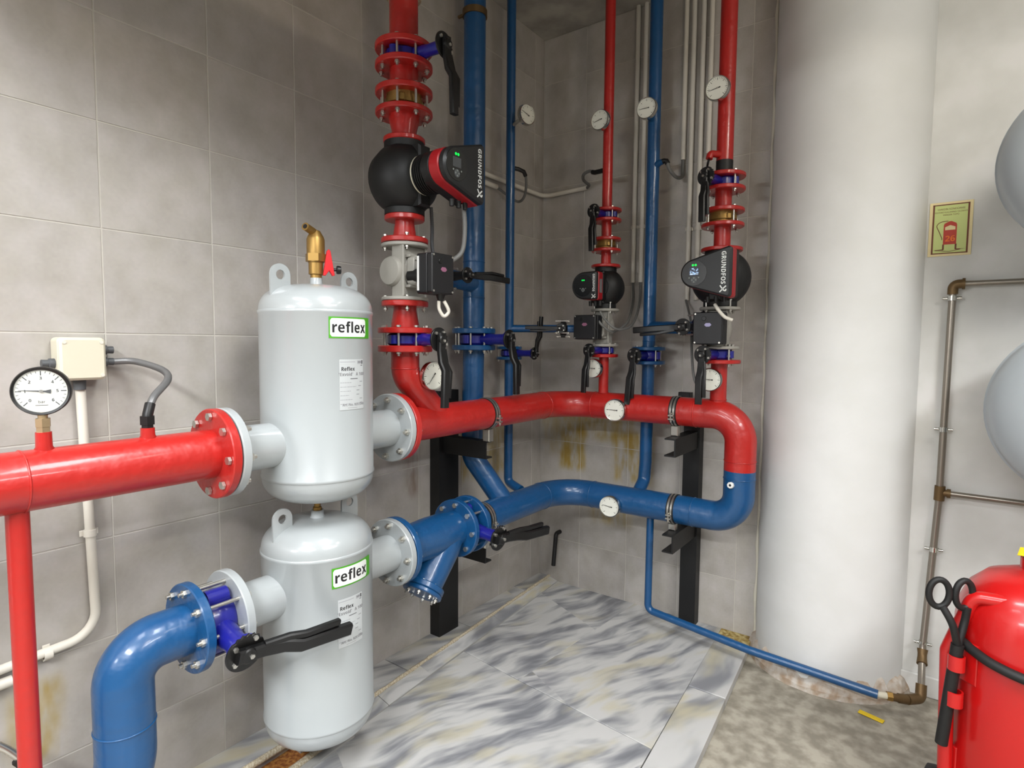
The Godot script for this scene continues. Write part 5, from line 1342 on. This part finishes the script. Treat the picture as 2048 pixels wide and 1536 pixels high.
func extinguisher() -> void:
	var U := Vector3.UP
	var c := Vector3(1.845, -0.03, 0.63)
	var o := thing("wheeled_extinguisher", "large red wheeled fire extinguisher beside the white wall", "extinguisher", c)
	var R := 0.150
	part(o, "cylinder", lathe([Vector2(0, 0.05), Vector2(R * 0.7, 0.06), Vector2(R * 0.93, 0.10), Vector2(R, 0.16), Vector2(R, 0.555), Vector2(R * 0.96, 0.600), Vector2(R * 0.84, 0.645), Vector2(R * 0.62, 0.680), Vector2(R * 0.3, 0.700), Vector2(0.03, 0.705), Vector2(0.03, 0.73), Vector2(0, 0.73)], 64, 0.6), M.extred, along(c, U))
	part(o, "valve", lathe([Vector2(0, 0.72), Vector2(0.026, 0.72), Vector2(0.026, 0.745), Vector2(0.018, 0.75), Vector2(0.018, 0.78), Vector2(0, 0.785)], 20), M.oldbrass, along(c, U))
	part(o, "pull_knob", lathe([Vector2(0, 0), Vector2(0.010, 0.002), Vector2(0.013, 0.012), Vector2(0.010, 0.022), Vector2(0, 0.025)], 16), M.extred, along(c + Vector3(0.0, 0.735, 0.02), Vector3(-0.5, 0.2, 0.5)))
	# cart frame: bent tube over the shoulder, posts and axle
	var toC := Vector3(-0.15, 0, 0.95).normalized(); var side := Vector3(-0.98, 0, -0.15).normalized()
	part(o, "frame", tube(fillet([c + side * 0.135 + toC * 0.10 + U * 0.02, c + side * 0.150 + toC * 0.09 + U * 0.48, c + side * 0.105 + toC * 0.10 + U * 0.635, c - side * 0.105 + toC * 0.10 + U * 0.655, c - side * 0.15 + toC * 0.09 + U * 0.48, c - side * 0.135 + toC * 0.10 + U * 0.02], 0.03, 8), 0.0160, 18), M.extred)
	part(o, "frame_bracket", box(0.075, 0.10, 0.006, 0.002), M.extred, facing(c + side * 0.118 + toC * 0.105 + U * 0.475, (toC + side * 0.6).normalized()))
	part(o, "frame_bracket", box(0.028, 0.20, 0.012, 0.002), M.extred, facing(c + side * 0.128 + toC * 0.085 + U * 0.14, (toC + side * 0.6).normalized()))
	part(o, "wheel", lathe([Vector2(0.0, -0.022), Vector2(0.06, -0.022), Vector2(0.078, -0.016), Vector2(0.082, 0), Vector2(0.078, 0.016), Vector2(0.06, 0.022), Vector2(0, 0.022)], 32), M.rubber, along(Vector3(1.668, 0.052, 0.700), side))
	part(o, "axle", straight(c + side * 0.19 + U * 0.082 + toC * 0.03, c + side * 0.05 + U * 0.082 + toC * 0.03, 0.012, 12), M.blacksteel)
	part(o, "hose", tube(spline([c + side * 0.125 + toC * 0.10 + U * 0.520, c + side * 0.06 + toC * 0.150 + U * 0.505, c - side * 0.03 + toC * 0.165 + U * 0.495, c - side * 0.15 + toC * 0.13 + U * 0.49], 10), 0.0115, 16), M.rubber)
	part(o, "sticker", bend(strip_grid(0.045, 0.026, 0.001), 0.098), M.yellow, Transform3D(Basis(U, atan2(-0.30, 0.95)) , Vector3(c.x, c.y + 0.672, c.z)) * Transform3D(Basis(Vector3(1, 0, 0), -0.95), Vector3(0, 0.005, 0)))
	part(o, "sticker", prism(PackedVector2Array([Vector2(-0.03, 0.012), Vector2(0.0, -0.016), Vector2(0.03, -0.012), Vector2(0.03, 0.014)]), 0.002), M.yellow, facing(c + toC * 0.146 + U * 0.605 + side * -0.03, (toC + U * 0.55).normalized()))
	# spray gun held in the clips at the side
	var g := thing("spray_gun", "black spray gun with two loop handles clipped to the extinguisher", "spray gun", c + side * 0.165 + toC * 0.10)
	var a := c + side * 0.125 + toC * 0.135
	part(g, "barrel", straight(a + U * 0.26 + side * 0.02, a + U * 0.52, 0.0135, 18), M.rubber)
	for s in [0, 1]:
		var cc: Vector3 = a + U * 0.640 + side * ([0.040, -0.004][s]) + toC * ([0.015, -0.02][s])
		var loop := []
		var d1: Vector3 = (side * 0.8 + toC * ([0.5, 0.9][s])).normalized()
		for k in 28:
			var t := TAU * k / 28.0
			loop.append(cc + d1 * cos(t) * 0.022 + U * (sin(t) * 0.034))
		part(g, "loop_handle", tube(loop, 0.0075, 12, true), M.rubber)
		part(g, "handle_stem", tube(spline([cc - U * 0.030 - side * 0.008, cc - U * 0.07 - side * ([0.03, 0.004][s]), a + U * 0.515], 8), 0.0085, 14), M.rubber)
	for y in [0.475, 0.385]:
		part(o, "gun_clip", lathe([Vector2(0.0135, -0.018), Vector2(0.018, -0.018), Vector2(0.018, 0.018), Vector2(0.0135, 0.018)], 20), M.extred, along(a + U * y, U))

func _ready() -> void:
	sans = SystemFont.new(); sans.font_names = PackedStringArray(["Droid Sans"])
	sans_bold = SystemFont.new(); sans_bold.font_names = PackedStringArray(["Droid Sans"]); sans_bold.font_weight = 700
	# camera
	var cam := Camera3D.new()
	cam.name = "camera"
	add_child(cam)
	cam.position = Vector3(1.6288, 1.2085, 2.4906)
	cam.rotation_degrees = Vector3(-3.9429, 36.0312, 0.4651)
	cam.fov = 66.6245
	cam.near = 0.03
	cam.current = true
	# environment: a closed room, almost no light from outside
	var we := WorldEnvironment.new()
	we.name = "environment"
	var env := Environment.new()
	env.background_mode = Environment.BG_COLOR
	env.background_color = Color(0.02, 0.02, 0.02)
	env.tonemap_mode = Environment.TONE_MAPPER_LINEAR
	env.tonemap_exposure = 1.0
	env.sdfgi_enabled = true; env.ssao_enabled = true; env.ssil_enabled = true
	we.environment = env
	add_child(we)
	materials()
	mat("skirt_grey", Color(0.55, 0.55, 0.54), 0.5)
	mat("roughcast", Color(0.45, 0.44, 0.42), 0.85)
	mat("navy", Color(0.03, 0.045, 0.16), 0.4, 0.0, 0.3)
	mat("stained", Color(0.60, 0.50, 0.24), 0.5); mottle(M.stained, Color(0.48, 0.38, 0.14), Color(0.72, 0.66, 0.47), 0.03, 2.5, 31)
	mat("noticecream", Color(0.87, 0.80, 0.60), 0.5); mat("noticegreen", Color(0.76, 0.80, 0.50), 0.5); mat("noticebrown", Color(0.42, 0.22, 0.13), 0.6); mat("noticered", Color(0.70, 0.20, 0.12), 0.5); mat("orange", Color(0.90, 0.45, 0.10), 0.5)
	mat("datalabel", Color.WHITE, 0.45).albedo_texture = print_lines()
	mat("screen_off", Color.WHITE, 0.3).albedo_texture = screen_texture(false)
	var sc := mat("screen_on", Color(0.02, 0.02, 0.02), 0.3)
	sc.emission_enabled = true; sc.emission = Color.WHITE; sc.emission_operator = BaseMaterial3D.EMISSION_OP_MULTIPLY; sc.emission_texture = screen_texture(true); sc.emission_energy_multiplier = 0.9
	# lamps
	var white := Color(0.98, 0.99, 1.0)
	lamp("fluorescent lamp hung over the left side of the plant room", Vector3(0.60, 2.20, 2.40), Vector3(1, 0, 0.1), 0.62, 0.30, 1.0, white, Vector3.DOWN, 0.20)
	lamp("fluorescent lamp hung under the added shade tray", Vector3(1.15, 2.20, 1.72), Vector3(1, 0, 0.15), 0.62, 0.30, 2.1, white, Vector3.DOWN, 0.20)
	lamp("long fluorescent lamp hung in the back of the plant room", Vector3(1.55, 2.20, 3.5), Vector3(1, 0, 0), 1.2, 0.30, 12.3, white, Vector3.DOWN, 0.10)
	lamp("long fluorescent lamp hung before the expansion vessels", Vector3(2.75, 2.20, 1.9), Vector3(0, 0, 1), 1.2, 0.30, 6.5, white, Vector3.DOWN, 0.10)
	lamp("tilted ceiling lamp washing the white wall beside the column", Vector3(2.20, 2.45, 1.05), Vector3(1, 0, 0), 0.5, 0.15, 0.9, Color(1.0, 0.985, 0.95), Vector3(-0.22, -0.70, -0.65).normalized())
	lamp("added unseen fill lamp at the back left of the plant room", Vector3(0.45, 1.75, 4.18), Vector3(1, 0, 0), 0.6, 0.20, 1.8, white, Vector3(0.0, -0.3, -0.95).normalized())  # added fill from behind, brightens the back wall beside the column
	lamp("added unseen warm lamp that lights the upper left wall", Vector3(2.75, 2.62, 2.3), Vector3(0, 0, 1), 0.5, 0.10, 0.9, Color(1.0, 0.93, 0.82), Vector3(-0.8, -0.6, 0))  # added for the lit strip above the tray's shadow
	room()
	headers()
	risers()
	supports()
	dials()
	cables()
	right_side()
	extinguisher()
	overhead()

func overhead() -> void:   # added out of view to shade the upper part of the left wall
	var o := thing("added_shade_tray", "added grey tray out of view that shades the upper left wall", "tray", Vector3(1.0, 2.22, 1.3))
	part(o, "tray", box(0.34, 0.006, 2.9, 0.001), M.castgrey, Transform3D(Basis.IDENTITY, Vector3(1.0, 2.248, 2.78)))
	for x in [0.83, 1.17]: part(o, "tray_side", box(0.004, 0.05, 2.9, 0.001), M.castgrey, Transform3D(Basis.IDENTITY, Vector3(x, 2.27, 2.78)))
	for z in [1.6, 3.0]:
		for x in [0.84, 1.16]: part(o, "hanger", straight(Vector3(x, 2.25, z), Vector3(x, CEIL, z), 0.005, 10), M.zinc)
